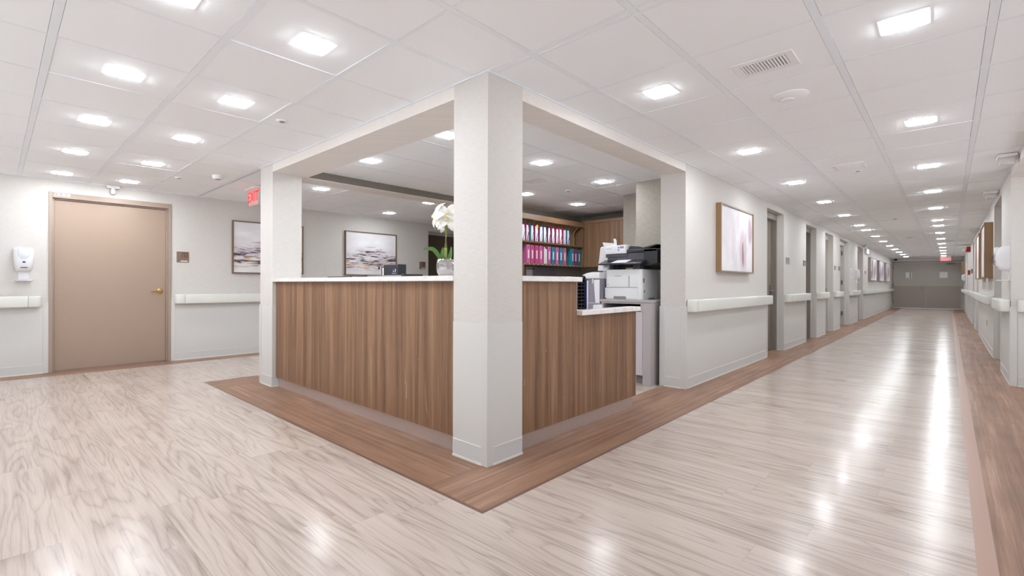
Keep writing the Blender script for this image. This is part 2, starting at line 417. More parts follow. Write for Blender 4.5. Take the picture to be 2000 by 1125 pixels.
# ------------------------------------------------------------------ floor
fm = [M['floor'], M['brown_x'], M['brown_y'], M['border'], M['border_light']]
fb = MB()
def frect(i, x0, x1, y0, y1):
    fb.cur = i; fb.quad((x0, y0, 0), (x1, y0, 0), (x1, y1, 0), (x0, y1, 0))
e = .022
FB = -3.3  # floor stops short behind the camera so the added fill reaches the ceiling
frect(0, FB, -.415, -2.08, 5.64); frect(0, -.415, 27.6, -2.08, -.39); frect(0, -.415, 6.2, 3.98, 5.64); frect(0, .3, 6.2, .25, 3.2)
frect(3, -.415, 27.6, -.39, -.39+e); frect(3, -.415, -.415+e, -.39+e, 3.98-e); frect(3, -.415, 6.2, 3.98-e, 3.98)
frect(1, -.415+e, 27.6, -.39+e, .05); frect(1, .3, 27.6, .05, .25); frect(2, -.415+e, .3, .05, 3.53); frect(1, -.415+e, .3, 3.53, 3.98-e); frect(1, .3, 6.2, 3.2, 3.98-e)
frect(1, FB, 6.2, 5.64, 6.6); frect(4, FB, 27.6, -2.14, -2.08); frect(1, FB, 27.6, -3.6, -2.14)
frect(1, 6.2, 27.6, .25, .6)
floor = struct(link('floor', fb, fm))

# ------------------------------------------------------------------ walls
def wall_y(name, y0, y1, xa, xb, ops, m, ztop=H, zhead=ZHD):
    mb = MB(); x = xa
    for a, b in ops:
        mb.box(x, a, y0, y1, 0, ztop); mb.box(a, b, y0, y1, zhead, ztop); x = b
    if xb > x: mb.box(x, xb, y0, y1, 0, ztop)
    return struct(link(name, mb, m))
wallL = wall_y('wall_left', WB, WB+.25, -6, 6.2, [(-1.528, -.300), (4.15, 5.25)], M['wall'], zhead=2.180)
# head of the second recess is a little higher than the door-152 head
wallC = wall_y('wall_corridor', 0, .27, OA, XE+.2, OPL, M['wall'])
wallR = wall_y('wall_right', YR, YR-.27, 5.437, XE+.2, OPR, M['wall'])
mb = MB().box(0.2, 5.437, YR-.27, YR, 2.24, H)
struct(link('wall_right_header', mb, M['beam']))
mb = MB().box(5.437, 5.60, -6, YR-.27, 0, H); struct(link('wall_side_hall', mb, M['wall']))
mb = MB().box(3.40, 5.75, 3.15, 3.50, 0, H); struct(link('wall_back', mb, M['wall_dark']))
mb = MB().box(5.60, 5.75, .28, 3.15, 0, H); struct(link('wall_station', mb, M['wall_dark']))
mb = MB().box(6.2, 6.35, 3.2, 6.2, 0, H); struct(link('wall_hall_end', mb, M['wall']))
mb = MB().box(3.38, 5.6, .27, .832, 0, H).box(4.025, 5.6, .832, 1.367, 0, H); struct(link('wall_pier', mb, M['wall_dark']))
# end wall of the corridor: bulkhead and jambs round the double doors
mb = MB().box(XE, XE+.15, YR, 0, 2.20, H).box(XE, XE+.15, YR, -2.45, 0, 2.20); struct(link('wall_end', mb, M['beam']))

# columns and header beams of the nurse station
def panelset(parent, faces, z1=ZW):
    """faces: (axis, pos, a0, a1, outsign): thin wainscot sheets standing on a wall face"""
    for ax, pos, a0, a1, sg in faces:
        t = .003*sg; q = .006*sg; b_ = MB(); c_ = MB(); k_ = MB()
        if ax == 'x': b_.box(pos, pos+t, a0, a1, ZB, z1); c_.box(pos, pos+q, a0, a1, .008, ZB); k_.box(pos, pos+q*1.6, a0, a1, 0, .012); k_.box(pos, pos+q*1.05, a0, a1, ZB, ZB+.004)
        else: b_.box(a0, a1, pos, pos+t, ZB, z1); c_.box(a0, a1, pos, pos+q, .008, ZB); k_.box(a0, a1, pos, pos+q*1.6, 0, .012); k_.box(a0, a1, pos, pos+q*1.05, ZB, ZB+.004)
        link('wainscot_panel', b_, M['wains'], parent)
        bb = link('skirting', c_, M['base'], parent, bevel=.0015, seg=1)
        link('caulk_line', k_, M['caulk'], parent)
def guard(parent, x, y, sx, sy, leg=.048, z1=.852):
    """L-shaped vinyl corner guard; the wall mass lies on the +sx, +sy side of the corner"""
    t = .009; b_ = MB()
    x_, y_ = x-sx*t, y-sy*t
    b_.prism([(x_, y_), (x+sx*leg, y_), (x+sx*leg, y), (x, y), (x, y+sy*leg), (x_, y+sy*leg)], 0, z1)
    link('corner_guard', b_, M['guard'], parent, bevel=.003, seg=2)

col = struct(empty('column', (.155, .155, 0)))
link('shaft', MB().box(0, .310, 0, .305, 0, H), M['wall'], col)
panelset(col, [('x', 0, .04, .305, -1), ('y', 0, .04, .31, -1)])
guard(col, 0, 0, 1, 1)
col2 = struct(empty('column', (.15, 3.36, 0)))
link('shaft', MB().box(0, .303, 3.195, 3.526, 0, H), M['wall'], col2)
panelset(col2, [('x', 0, 3.195, 3.49, -1), ('y', 3.195, 0, .303, -1)])
guard(col2, 0, 3.526, 1, -1)
beam = struct(empty('ceiling_beam', (0, 0, 2.248)))
link('left_header', MB().box(0, .37, .305, 3.195, 2.248, H), M['beam'], beam)
link('right_header', MB().box(.31, OA, 0, .25, 2.248, H), M['beam'], beam)
link('rear_header', MB().box(0.303, 3.40, 3.22, 3.50, 2.248, H), M['beam'], beam)
link('inner_cladding', MB().box(.37, 3.40, 3.212, 3.22, 2.256, H), M['clad'], beam)
link('angle_strip', MB().box(-.013, 0, -.013, 3.53, H-.006, H).box(0, OA+24, -.013, 0, H-.006, H), M['grid'], beam)

# wainscot, base and guards on the long walls
def dress_y(parent, y, sg, xa, xb, ops):
    x = xa
    for a, b in list(ops)+[(xb, None)]:
        panelset(parent, [('y', y, x+.045, a-.045, sg)])
        guard(parent, x, y, 1, -sg)
        if b is not None: guard(parent, a, y, -1, -sg); x = b
panels_L = empty('wainscot_left')
dress_y(wallC, 0, -1, OA, XE, OPL)
dress_y(wallR, YR, 1, 5.437, XE, OPR)
dress_y(wallL, WB, -1, -.300, 4.15, [])
panelset(wallL, [('y', WB, -6, -1.573, -1)]); guard(wallL, -1.528, WB, -1, 1); guard(wallL, 4.15, WB, -1, 1)
bpy.data.objects.remove(panels_L)
# wall ends that face the camera
panelset(wallC, [('x', OA, .045, .225, -1)]); guard(wallC, OA, .27, 1, -1)
sideh = bpy.data.objects['wall_side_hall']
panelset(sideh, [('x', 5.437, -5, YR-.05, -1)])
for a, b in OPL: panelset(wallC, [('x', b, .045, .10, -1)])
for a, b in OPR: panelset(wallR, [('x', b, YR-.10, YR-.045, -1)])
link('angle_strip', MB().box(-6, 6.2, WB-.013, WB, H-.006, H), M['grid'], wallL)
link('angle_strip', MB().box(-2, XE, YR, YR+.013, H-.006, H), M['grid'], wallR)

# ------------------------------------------------------------------ ceiling
def ceiling_region(parent, x0, x1, y0, y1, gx, gy, wide, z=H):
    xs = [x for x in [gx+.6096*i for i in range(-12, 60)] if x0+.02 < x < x1-.02]
    ys = [y for y in [gy+.6096*i for i in range(-12, 30)] if y0+.02 < y < y1-.02]
    wx, wy = (.036, .016) if wide == 'y' else (.016, .036)
    X = [x0]+xs+[x1]; Y = [y0]+ys+[y1]
    t = MB(); g = MB(); gp = MB()
    for i in range(len(X)-1):
        for j in range(len(Y)-1):
            a, b, c, d = X[i]+wx/2+.0015, X[i+1]-wx/2-.0015, Y[j]+wy/2+.0015, Y[j+1]-wy/2-.0015
            if b-a < .02 or d-c < .02: continue
            dz = [random.choice([0, 0, 0, .0015, .004]) for _ in range(4)]
            n = len(t.v); zz = z+.0007
            t.v += [(a, c, zz+dz[0]), (b, c, zz+dz[1]), (b, d, zz+dz[2]), (a, d, zz+dz[3]), (a, c, zz+.02), (b, c, zz+.02), (b, d, zz+.02), (a, d, zz+.02)]
            t.f += [tuple(n+k for k in q) for q in ((0, 3, 2, 1), (4, 5, 6, 7), (0, 1, 5, 4), (1, 2, 6, 5), (2, 3, 7, 6), (3, 0, 4, 7))]; t.mi += [0]*6
    for x in X: g.box(max(x0, x-wx/2), min(x1, x+wx/2), y0, y1, z, z+.012)
    for y in Y:
        for i in range(len(X)-1): g.box(X[i]+wx/2, X[i+1]-wx/2, max(y0, y-wy/2), min(y1, y+wy/2), z+.0004, z+.012)
    link('ceiling_tiles', t, M['tile'], parent); link('grid', g, M['grid'], parent)
    link('deck', MB().box(x0, x1, y0, y1, z+.03, z+.05), M['hole'], parent)
ceil = struct(empty('ceiling', (0, 0, H)))
ceiling_region(ceil, -6, 0, .129, WB, -.555, .739, 'y')
ceiling_region(ceil, 0, 6.2, 3.50, WB, -.555, .739, 'y')
ceiling_region(ceil, -6, 0, -6, .129, .052, -.321, 'x')
ceiling_region(ceil, 0, 5.437, -6, 0, .052, -.321, 'x')
ceiling_region(ceil, 5.437, XE, YR, 0, .052, -.321, 'x')
ceiling_region(ceil, .37, 5.6, .25, 3.22, .316+.02, .802, 'x')

# recessed lights
def make_light():
    o = empty('recessed_light', (0, 0, 0))
    s, q, t = .095, .074, .0015
    tr = MB()
    tr.box(-s, s, -s, -q, -t, .0).box(-s, s, q, s, -t, 0).box(-s, -q, -q, q, -t, 0).box(q, s, -q, q, -t, 0)
    link('trim_ring', tr, M['trimw'], o)
    link('lens', MB().box(-q, q, -q, q, -.0068, -.001), M['lens'], o, bevel=.003, seg=2)
    return o
L0 = make_light(); first = True
def put_light(x, y, label, group):
    global first
    o = L0 if first else copy_tree(L0)
    first = False
    o.location = (x, y, H+.0005); tag(o, label, 'ceiling light', group)
for k, y in enumerate((.46, 1.638, 2.866, 4.150, 5.455)):
    put_light(-1.445, y, f'square recessed light, {ORD[k]} from the camera in the leftmost row above the left hall', 'lights above the left hall')
    put_light(-.838, y, f'square recessed light, {ORD[k]} from the camera in the left hall row beside the column', 'lights above the left hall')
xsC = [.978, 2.845, 4.70, 6.53, 8.40, 10.34, 11.50, 13.36, 15.33, 17.38, 19.40, 21.3, 23.2, 25.2]
for k, x in enumerate(xsC):
    put_light(x, -.612, f'square recessed light, {ORD[k]} from the camera in the left row of the long corridor', 'lights above the long corridor')
    put_light(x, -1.839, f'square recessed light, {ORD[k]} from the camera in the right row of the long corridor', 'lights above the long corridor')
for x, y, l in [(.627, 1.115, 'square recessed light over the station, half hidden by the front column'), (.633, 2.343, 'square recessed light over the station nearest the left column'),
                (1.867, 1.10, 'square recessed light over the station right of the front column'), (3.079, 1.113, 'square recessed light over the station above the printer'),
                (3.049, 2.336, 'square recessed light over the station touching the front column edge'), (4.232, 2.286, 'square recessed light over the station in front of the wooden cabinets')]:
    put_light(x, y, l, 'lights above the nurse station')
for x, y, l in [(.97, 4.117, 'square recessed light in the rear hall, left of the picture'), (2.773, 5.295, 'square recessed light in the rear hall above the picture'),
                (2.594, 3.90, 'square recessed light in the rear hall behind the white flower')]:
    put_light(x, y, l, 'lights above the rear hall')

# ------------------------------------------------------------------ handrails
def rail(axis, pos, sg, a0, a1, label, group, z0=.795, z1=.925, d=.095, r_=.055):
    """bumper rail on a wall face; sg is the outward direction. Middle run plus two rounded returns"""
    P = (lambda a, o: (a, pos+sg*o)) if axis == 'y' else (lambda a, o: (pos+sg*o, a))
    mid = P((a0+a1)/2, 0)
    o = thing('handrail', (mid[0], mid[1], z0), label, 'handrail', group)
    L = .11
    link('rail', MB().prism([P(a0+L, .004), P(a1-L, .004), P(a1-L, d), P(a0+L, d)], z0, z1), M['rail'], o, bevel=.012, seg=3, smooth=True)
    for e_, s_ in ((a0, 1), (a1, -1)):
        pts = [P(e_+s_*L, .004), P(e_, .004)]
        for k in range(9):
            t = k/8*math.pi/2
            pts.append(P(e_+s_*(r_-r_*math.cos(t)), d-r_+r_*math.sin(t)))
        pts.append(P(e_+s_*L, d))
        link('end_cap', MB().prism(pts, z0, z1), M['rail'], o, bevel=.012, seg=3, smooth=True)
rail('y', WB, -1, -5.0, -1.592, 'off-white handrail left of door 152, under the hand sanitiser', 'handrails')
rail('y', WB, -1, -.262, 4.08, 'off-white handrail right of door 152, running behind the left column', 'handrails')
xs_ = [OA+.02]+[b+.01 for a, b in OPL]; xe_ = [a-.01 for a, b in OPL]+[XE-.15]
for k, (a, b) in enumerate(zip(xs_, xe_)):
    rail('y', 0, -1, a, b, ['off-white handrail under the large flower picture', 'short off-white handrail between first and second door recess, left corridor wall', 'short handrail between second and third door recess, left corridor wall', 'short handrail between third and fourth door recess, left corridor wall', 'short handrail below the left wall sanitiser in the corridor', 'long handrail under the three small pictures'][k], 'handrails')
xs_ = [5.45]+[b+.01 for a, b in OPR]; xe_ = [a-.01 for a, b in OPR]+[XE-.15]
for k, (a, b) in enumerate(zip(xs_, xe_)):
    rail('y', YR, 1, a, b, ['short handrail under the big white sanitiser on the right wall', 'handrail under the tan framed pictures on the right wall', 'short handrail past the tan framed pictures on the right wall', 'handrail under the red fire alarm pull station', 'farthest but one handrail on the right wall', 'farthest handrail on the right wall by the end doors'][k], 'handrails')
rail('x', 5.437, -1, -4.6, YR-.045, 'handrail on the wall end at the right edge of the photo', 'handrails')

# ------------------------------------------------------------------ doors
def recess_door(n, a, b, y0, leaf, frame, side=1, hinge=None, handle=None, head=ZHD, dep=.10):
    """door set back in a wall recess. side=+1: wall face at y0 looks to -y"""
    o = struct(empty('door_%d' % n, ((a+b)/2, y0+side*dep, 0)))
    S = lambda d: y0+side*d
    f = MB(); fw_ = .05
    f.box(a, a+fw_, S(dep), S(dep+.14), 0, head).box(b-fw_, b, S(dep), S(dep+.14), 0, head).box(a+fw_, b-fw_, S(dep), S(dep+.14), head-.10, head)
    link('door_frame', f, frame, o, bevel=.002, seg=1)
    st = MB().box(a+fw_, a+fw_+.014, S(dep+.05), S(dep+.075), 0, head-.10).box(b-fw_-.014, b-fw_, S(dep+.05), S(dep+.075), 0, head-.10).box(a+fw_, b-fw_, S(dep+.05), S(dep+.075), head-.114, head-.10)
    link('door_stop', st, frame, o)
    link('door_leaf', MB().box(a+fw_+.003, b-fw_-.003, S(dep+.076), S(dep+.12), .01, head-.103), leaf, o, bevel=.002, seg=1)
    if handle is not None: lever(o, handle, S(dep+.076), -side, M['chrome'], 1, z=.985, lever_dir=1, plate=True)
    if hinge:
        for z in (.31, 1.15, 1.95):
            link('hinge', MB().box(hinge-.006, hinge+.012, S(dep+.03), S(dep+.07), z-.06, z+.06), M['steelD'], o)
    return o
def lever(par, x, y, out, m, s=1, z=.965, lever_dir=-1, plate=False):
    h = empty('lever_handle', (0, 0, 0)); bpy.data.objects.remove(h)
    mb = MB()
    if plate: mb.box(x-.032, x+.032, y, y+out*.012, z-.12, z+.09)
    else: mb.lathe([(0, 0), (.033, 0), (.033, .006), (.026, .012), (.014, .016), (.012, .05), (0, .05)] if out > 0 else [(0, 0), (.033, 0), (.033, -.006), (.026, -.012), (.014, -.016), (.012, -.05), (0, -.05)], (x, y, z), 20, 'y')
    mb.tube([(x, y, z), (x, y+out*.055, z), (x+lever_dir*.02, y+out*.062, z), (x+lever_dir*.11, y+out*.06, z-.006)], [.011, .011, .011, .008], 10)
    return link('lever_handle', mb, m, par, smooth=True)
recess_door(1, 4.15, 5.25, WB, M['dkdoor'], M['greige'])
recess_door(2, *OPL[0], 0, M['taupe'], M['taupe'], handle=OPL[0][1]-.16)
recess_door(3, *OPL[1], 0, M['taupe'], M['taupe'])
recess_door(4, *OPL[2], 0, M['taupel'], M['greige'], handle=OPL[2][1]-.16)
recess_door(5, *OPL[3], 0, M['greige'], M['greige'], hinge=OPL[3][1]-.075)
recess_door(6, *OPL[4], 0, M['taupel'], M['greige'])
for k, (a, b) in enumerate(OPR): recess_door(7+k, a, b, YR, M['taupel'], M['greige'], side=-1)

# door 152
d = struct(empty('door_152'.replace('152', '20'), (-.92, WB, 0)))
f = MB()
xa, xb, zt = -1.528, -.300, 2.180
f.box(xa, xa+.034, WB-.012, WB+.16, 0, zt).box(xb-.034, xb, WB-.012, WB+.16, 0, zt).box(xa+.034, xb-.034, WB-.012, WB+.16, zt-.066, zt)
link('door_frame', f, M['tanf'], d, bevel=.003, seg=2)
f = MB().box(xa+.034, xa+.052, WB+.025, WB+.10, 0, zt-.066).box(xb-.052, xb-.034, WB+.025, WB+.10, 0, zt-.066).box(xa+.052, xb-.052, WB+.025, WB+.10, zt-.084, zt-.066)
link('door_stop', f, M['tanf'], d, bevel=.002, seg=1)
link('door_leaf', MB().box(xa+.053, xb-.053, WB+.045, WB+.09, .012, zt-.087), M['tan'], d, bevel=.002, seg=1)
lever(d, -.418, WB+.045, -1, M['brass'], z=.972, lever_dir=-1)
link('head_sticker', MB().box(-1.47, -1.425, WB-.0135, WB-.012, 2.143, 2.172).lathe([(0, WB-.0135), (.018, WB-.0135), (.018, WB-.012), (0, WB-.012)], (-1.395, 0, 2.156), 14, 'y').lathe([(0, WB-.0135), (.018, WB-.0135), (.018, WB-.012), (0, WB-.012)], (-1.352, 0, 2.154), 14, 'y'), M['paper'], d)
link('head_sticker_print', MB().box(-1.462, -1.456, WB-.0145, WB-.0135, 2.146, 2.168).box(-1.45, -1.446, WB-.0145, WB-.0135, 2.146, 2.168).box(-1.436, -1.432, WB-.0145, WB-.0135, 2.146, 2.168), M['black'], d)

# double doors at the end of the corridor
d = struct(empty('door_30', (XE, -1.22, 0)))
f = MB().box(XE-.02, XE+.12, -.035, 0, 0, 2.2).box(XE-.02, XE+.12, -2.45, -2.415, 0, 2.2).box(XE-.02, XE+.12, -2.415, -.035, 2.14, 2.20)
link('door_frame', f, M['enddoor2'], d, bevel=.003, seg=1)
link('threshold', MB().box(XE-.01, XE+.12, -2.415, -.035, 0, .012), M['steel'], d)
for a, b in ((-1.222, -.038), (-2.412, -1.228)):
    lf = link('door_leaf', MB().box(XE+.02, XE+.065, a, b, .018, 2.135), M['enddoor'], d, bevel=.002, seg=1)
    link('kick_plate', MB().box(XE+.015, XE+.02, a+.01, b-.01, .03, 1.05), M['enddoor2'], lf)
    c_ = -.62 if b > -1 else -1.82
    link('vision_frame', MB().box(XE+.012, XE+.02, c_-.165, c_+.165, 1.39, 1.72), M['greige'], lf, bevel=.003, seg=1)
    link('vision_pane', MB().box(XE+.009, XE+.013, c_-.13, c_+.13, 1.425, 1.685), M['white'], lf)
    if b > -1: link('vision_divider', MB().box(XE+.006, XE+.010, c_-.06, c_-.02, 1.425, 1.685).box(XE+.006, XE+.010, c_-.125, c_-.105, 1.425, 1.685), M['steelD'], lf)
link('astragal', MB().box(XE+.03, XE+.08, -1.24, -1.21, .012, 2.14), M['enddoor2'], d)
link('lever_handle', MB().lathe([(0, XE+.02), (.035, XE+.02), (.035, XE+.0), (0, XE+.0)], (0, -1.137, .96), 16, 'x').tube([(XE, -1.137, .96), (XE-.05, -1.137, .96), (XE-.055, -1.03, .95)], .012), M['chrome'], d, smooth=True)
link('door_viewer', MB().lathe([(0, XE+.02), (.05, XE+.02), (.04, XE-.03), (0, XE-.04)], (0, -.92, 1.97), 16, 'x'), M['chrome'], d, smooth=True)
link('door_closer', MB().box(XE-.05, XE+.02, -2.2, -1.93, 2.03, 2.09).box(XE-.07, XE-.05, -2.15, -2.0, 2.055, 2.065), M['steelD'], d, bevel=.004)
for z in (.31, 1.1, 1.9):
    link('hinge', MB().box(XE-.03, XE-.005, -.05, -.03, z-.07, z+.07), M['steelD'], d)

# ------------------------------------------------------------------ reception counter
cn = thing('reception_counter', (.2, 1.75, 0), 'tall walnut-laminate nurse station counter left of the front column, with white top', 'counter')
cs = thing('reception_counter', (1.1, .2, 0), 'stepped walnut-laminate counter right of the front column, low ledge at its end', 'counter')
PX = .035; PY = .035
link('front_panel', MB().box(PX, PX+.045, .31, 3.194, .10, 1.098), M['lam'], cn, bevel=.0015, seg=1)
sp = MB().prism([(.315, .10), (1.879, .10), (1.879, .850), (.968, .850), (.968, 1.098), (.315, 1.098)], PY, PY+.045, 'y')
link('side_panel', sp, M['lam'], cs, bevel=.0015, seg=1)
link('panel_edge', MB().box(.968, .9705, PY, PY+.045, .886, 1.098), M['trimw'], cs); link('panel_edge', MB().box(1.879, 1.8815, PY, PY+.045, .10, .848), M['trimw'], cs)
link('kick_plate', MB().box(.058, .066, .31, 3.194, 0, .10), M['steel'], cn)
link('kick_plate', MB().box(.315, 1.865, .058, .066, 0, .10), M['steel'], cs)
# quartz tops: tall ledges and the lower ledge at the right
link('tall_ledge', MB().box(-.004, .38, .306, 3.194, 1.099, 1.134), M['quartz'], cn, bevel=.003, seg=2)
link('tall_ledge', MB().prism([(.311, -.004), (.985, -.004), (.985, .30), (.311, .30)], 1.099, 1.134), M['quartz'], cs, bevel=.003, seg=2)
link('low_ledge', MB().prism([(.972, -.012), (1.875, -.012), (1.898, .01), (1.898, .105), (.972, .105)], .850, .886), M['quartz'], cs, bevel=.003, seg=2)
link('desk_top', MB().box(.12, .80, .42, 3.1, .72, .75), M['cart'], cn, bevel=.003)
link('desk_top', MB().box(.82, 1.86, .11, .41, .72, .75), M['cart'], cs, bevel=.003)
link('desk_leg', MB().box(.12, .16, 3.0, 3.1, 0, .72), M['cart'], cn); link('desk_leg', MB().box(1.80, 1.85, .11, .40, 0, .72), M['cart'], cs)
scr = NT('scuff'); scr.b.inputs['Base Color'].default_value = lin((196, 174, 150)); scr.b.inputs['Roughness'].default_value = .7
def scratch_x(y, z, l, w_, lean=0):   # on the front panel
    link('scuff_mark', MB().quad((PX-.0004, y-w_, z), (PX-.0004, y+w_, z), (PX-.0004, y+w_*.4+lean, z+l), (PX-.0004, y-w_*.4+lean, z+l)), scr.m, cn)
def scratch_y(x, z, l, w_, lean=0):
    link('scuff_mark', MB().quad((x-w_, PY-.0004, z), (x+w_, PY-.0004, z), (x+w_*.4+lean, PY-.0004, z+l), (x-w_*.4+lean, PY-.0004, z+l)), scr.m, cs)
for a in [(.62, .20, .20, .0015, .03), (.60, .17, .06, .001, .0), (.86, .26, .12, .0035, .0), (.875, .36, .12, .002, .0), (1.93, .36, .02, .001, 0), (.345, .43, .05, .001, 0), (.36, .9, .02, .001, 0), (.72, .55, .006, .003, 0)]: scratch_x(*a)
for a in [(.375, .42, .05, .0025, .004), (.345, .30, .02, .001, 0), (.90, .23, .03, .0015, 0), (.80, .26, .01, .003, 0), (1.32, .18, .02, .001, 0), (1.75, .27, .05, .002, 0), (1.74, .17, .03, .002, 0), (.60, .62, .012, .003, 0)]: scratch_y(*a)

# ------------------------------------------------------------------ flower vase
vx, vy, vz = .20, .622, 1.1345
vs = thing('flower_vase', (vx, vy, vz), 'round silver glass vase with white amaryllis blooms on the counter by the column', 'vase')
prof = [(0, 0), (.040, 0), (.052, .006), (.063, .030), (.068, .062), (.066, .092), (.061, .116), (.059, .121), (.056, .119), (.058, .09), (.0, .085)]
link('vase', MB().lathe(prof, (vx, vy, vz), 40), M['silver'], vs, smooth=True)
link('stalk', MB().tube([(vx, vy, vz+.08), (vx-.003, vy+.001, vz+.2), (vx, vy-.002, vz+.33), (vx+.002, vy, vz+.40)], [.011, .011, .011, .012], 12), M['stem'], vs, smooth=True)
cr_, cf_ = rt, -fw      # right and towards-viewer directions for arranging the leaves
def leaf(pts, wid):
    mb = MB(); P = [Vector(p) for p in pts]; n = len(P)
    for i, p in enumerate(P):
        d_ = (P[min(i+1, n-1)]-P[max(i-1, 0)]).normalized(); side = d_.cross(Vector(cf_)).normalized()
        ww = wid*(math.sin(math.pi*(.12+.88*i/(n-1)))**.6 if i < n-1 else .02)
        nrm = side.cross(d_).normalized()
        mb.v += [tuple(p-side*ww), tuple(p-nrm*ww*.35), tuple(p+side*ww)]
    for i in range(n-1):
        for k in range(2): mb.f.append((i*3+k, i*3+k+1, i*3+k+4, i*3+k+3)); mb.mi.append(0)
    o = link('leaf', mb, M['leaf'], vs, smooth=True)
    so = o.modifiers.new('s', 'SOLIDIFY'); so.thickness = .0015
    sb = o.modifiers.new('u', 'SUBSURF'); sb.levels = sb.render_levels = 2
def L3(r_, u_, f_): return Vector((vx, vy, vz))+rt*r_+up*u_-fw*f_
leaf([L3(-.01, .09, 0), L3(-.045, .135, .01), L3(-.072, .18, .02), L3(-.098, .198, .03), L3(-.13, .19, .04), L3(-.155, .188, .05)], .017)
leaf([L3(.0, .09, .01), L3(-.022, .13, .02), L3(-.026, .17, .02), L3(-.018, .208, .01)], .015)
leaf([L3(.01, .09, .0), L3(.03, .14, .0), L3(.036, .18, 0), L3(.036, .215, -.01)], .013)
leaf([L3(.012, .09, .02), L3(.028, .12, .03), L3(.036, .16, .03), L3(.042, .188, .02)], .016)
leaf([L3(.0, .09, .035), L3(-.006, .11, .045), L3(.002, .125, .045), L3(.008, .13, .04)], .014)
def bloom(center, direction, s, seed, name='blossom'):
    rnd = random.Random(seed); z = Vector(direction).normalized(); x = z.cross(Vector((0, 0, 1)));
    x = x.normalized(); y = z.cross(x); mb = MB(); base = Vector(center)
    for ring, (n_, op, ln, wd, ph) in enumerate([(3, 1.05, 1.18, .34, 0), (3, .9, 1.12, .30, 60), (3, .45, .62, .22, 30)]):
        for k in range(n_):
            a = R(ph+k*120+rnd.uniform(-8, 8)); out = x*math.cos(a)+y*math.sin(a); tan = z.cross(out)
            nb = len(mb.v); N = 9; W = 5
            l_ = ln*rnd.uniform(.92, 1.08)*s
            for i in range(N):
                t = i/(N-1); ang = op*(.35+.95*t)+.35*t*t      # opens outwards
                rr = l_*(t*math.sin(min(ang, 1.75))*.98+.03); hh = l_*(t*math.cos(min(ang, 1.75))*.8)
                ww = wd*s*(math.sin(math.pi*(.06+.94*t**1.05))**.75 if t < 1 else .02)
                for j in range(W):
                    q = (j/(W-1)-.5)*2
                    ruf = .03*s*math.sin(t*9+j*2+k)*t
                    mb.v.append(tuple(base+out*rr+z*(hh+abs(q)**2*ww*.35+ruf)+tan*q*ww))
            for i in range(N-1):
                for j in range(W-1): mb.f.append((nb+i*W+j, nb+i*W+j+1, nb+(i+1)*W+j+1, nb+(i+1)*W+j)); mb.mi.append(0)
    o = link(name, mb, M['petal'], vs, smooth=True, org=base-Vector((vx, vy, vz)))
    so = o.modifiers.new('s', 'SOLIDIFY'); so.thickness = .0012
    st = MB()
    for k in range(6):
        a = R(k*60+10); o_ = x*math.cos(a)+y*math.sin(a)
        st.tube([base, base+z*s*.45+o_*s*.06, base+z*s*.72+o_*s*.16], .0012, 6)
    link('stamens', st, M['yellow'], o, org=(0, 0, 0))
fc = L3(.004, .405, .01)
bloom(fc+rt*.012-fw*.012+up*.01, -fw+rt*.12+up*.06, .098, 3)
bloom(fc-rt*.045-fw*.0+up*.008, -fw*.55-rt*.9+up*.05, .088, 5)
bloom(fc+rt*.05, -fw*.3+rt*1-up*.05, .085, 8)
bloom(fc+fw*.03+up*.0, fw*.8+up*.3-rt*.1, .085, 9)

# ------------------------------------------------------------------ things behind and on the counter
t = thing('countertop_terminal', (.25, 1.39, 1.1345), 'small black display unit with lit icons standing on the counter', 'display')
# the tray is a thing of its own
tr = thing('document_tray', (.27, 1.35, 1.1345), 'flat grey tray lying on the counter under the black display unit', 'tray')
def yaw_box(mb, c, r0, r1, f0, f1, z0, z1, ang=0):
    """box in a frame turned by ang about z, centred at c"""
    ca, sa = math.cos(ang), math.sin(ang); n = len(mb.v)
    for z in (z0, z1):
        for a, b in ((r0, f0), (r1, f0), (r1, f1), (r0, f1)): mb.v.append((c[0]+a*ca-b*sa, c[1]+a*sa+b*ca, z))
    mb.f += [tuple(n+i for i in q) for q in ((0, 3, 2, 1), (4, 5, 6, 7), (0, 1, 5, 4), (1, 2, 6, 5), (2, 3, 7, 6), (3, 0, 4, 7))]; mb.mi += [mb.cur]*6
    return mb
A_ = R(-88)
link('tray', yaw_box(MB(), (.27, 1.38), -.245, .265, -.09, .09, 1.1345, 1.150, A_), M['signg'], tr, bevel=.003)
link('edge_strip', yaw_box(MB(), (.27, 1.38), .225, .267, -.092, .092, 1.1345, 1.158, A_), M['black'], tr, bevel=.003)
link('casing', yaw_box(MB(), (.26, 1.382), -.095, .108, -.02, .06, 1.151, 1.240, A_), M['scr_dark'], t, bevel=.004)
link('side_bracket', yaw_box(MB(), (.26, 1.382), -.128, -.118, -.02, .05, 1.151, 1.222, A_).box(.2, .21, 1.49, 1.50, 1.20, 1.222), M['black'], t)
link('card', yaw_box(MB(), (.26, 1.382), -.117, -.098, -.018, .045, 1.151, 1.214, A_), M['paper'], t)
ic = MB()
for a, b, s_ in ((.038, 1.193, .002), (.068, 1.195, .005), (.068, 1.181, .004), (.042, 1.181, .003), (.048, 1.181, .003)): yaw_box(ic, (.26, 1.382), a-s_, a+s_, -.0212, -.020, b-s_, b+s_, A_)
yaw_box(ic, (.26, 1.382), .02, .078, -.0212, -.020, 1.164, 1.166, A_)
link('icons', ic, M['icon'], t)
mo = thing('desk_monitor', (.55, 2.95, .7505), 'black monitor behind the counter by the left column, only its top edge showing', 'monitor')
link('screen', MB().box(.55, .575, 2.6, 3.10, .83, 1.158), M['black'], mo, bevel=.004)
link('stand', MB().box(.56, .60, 2.82, 2.90, .765, .9).box(.48, .68, 2.72, 3.0, .7505, .765), M['black'], mo, bevel=.004)

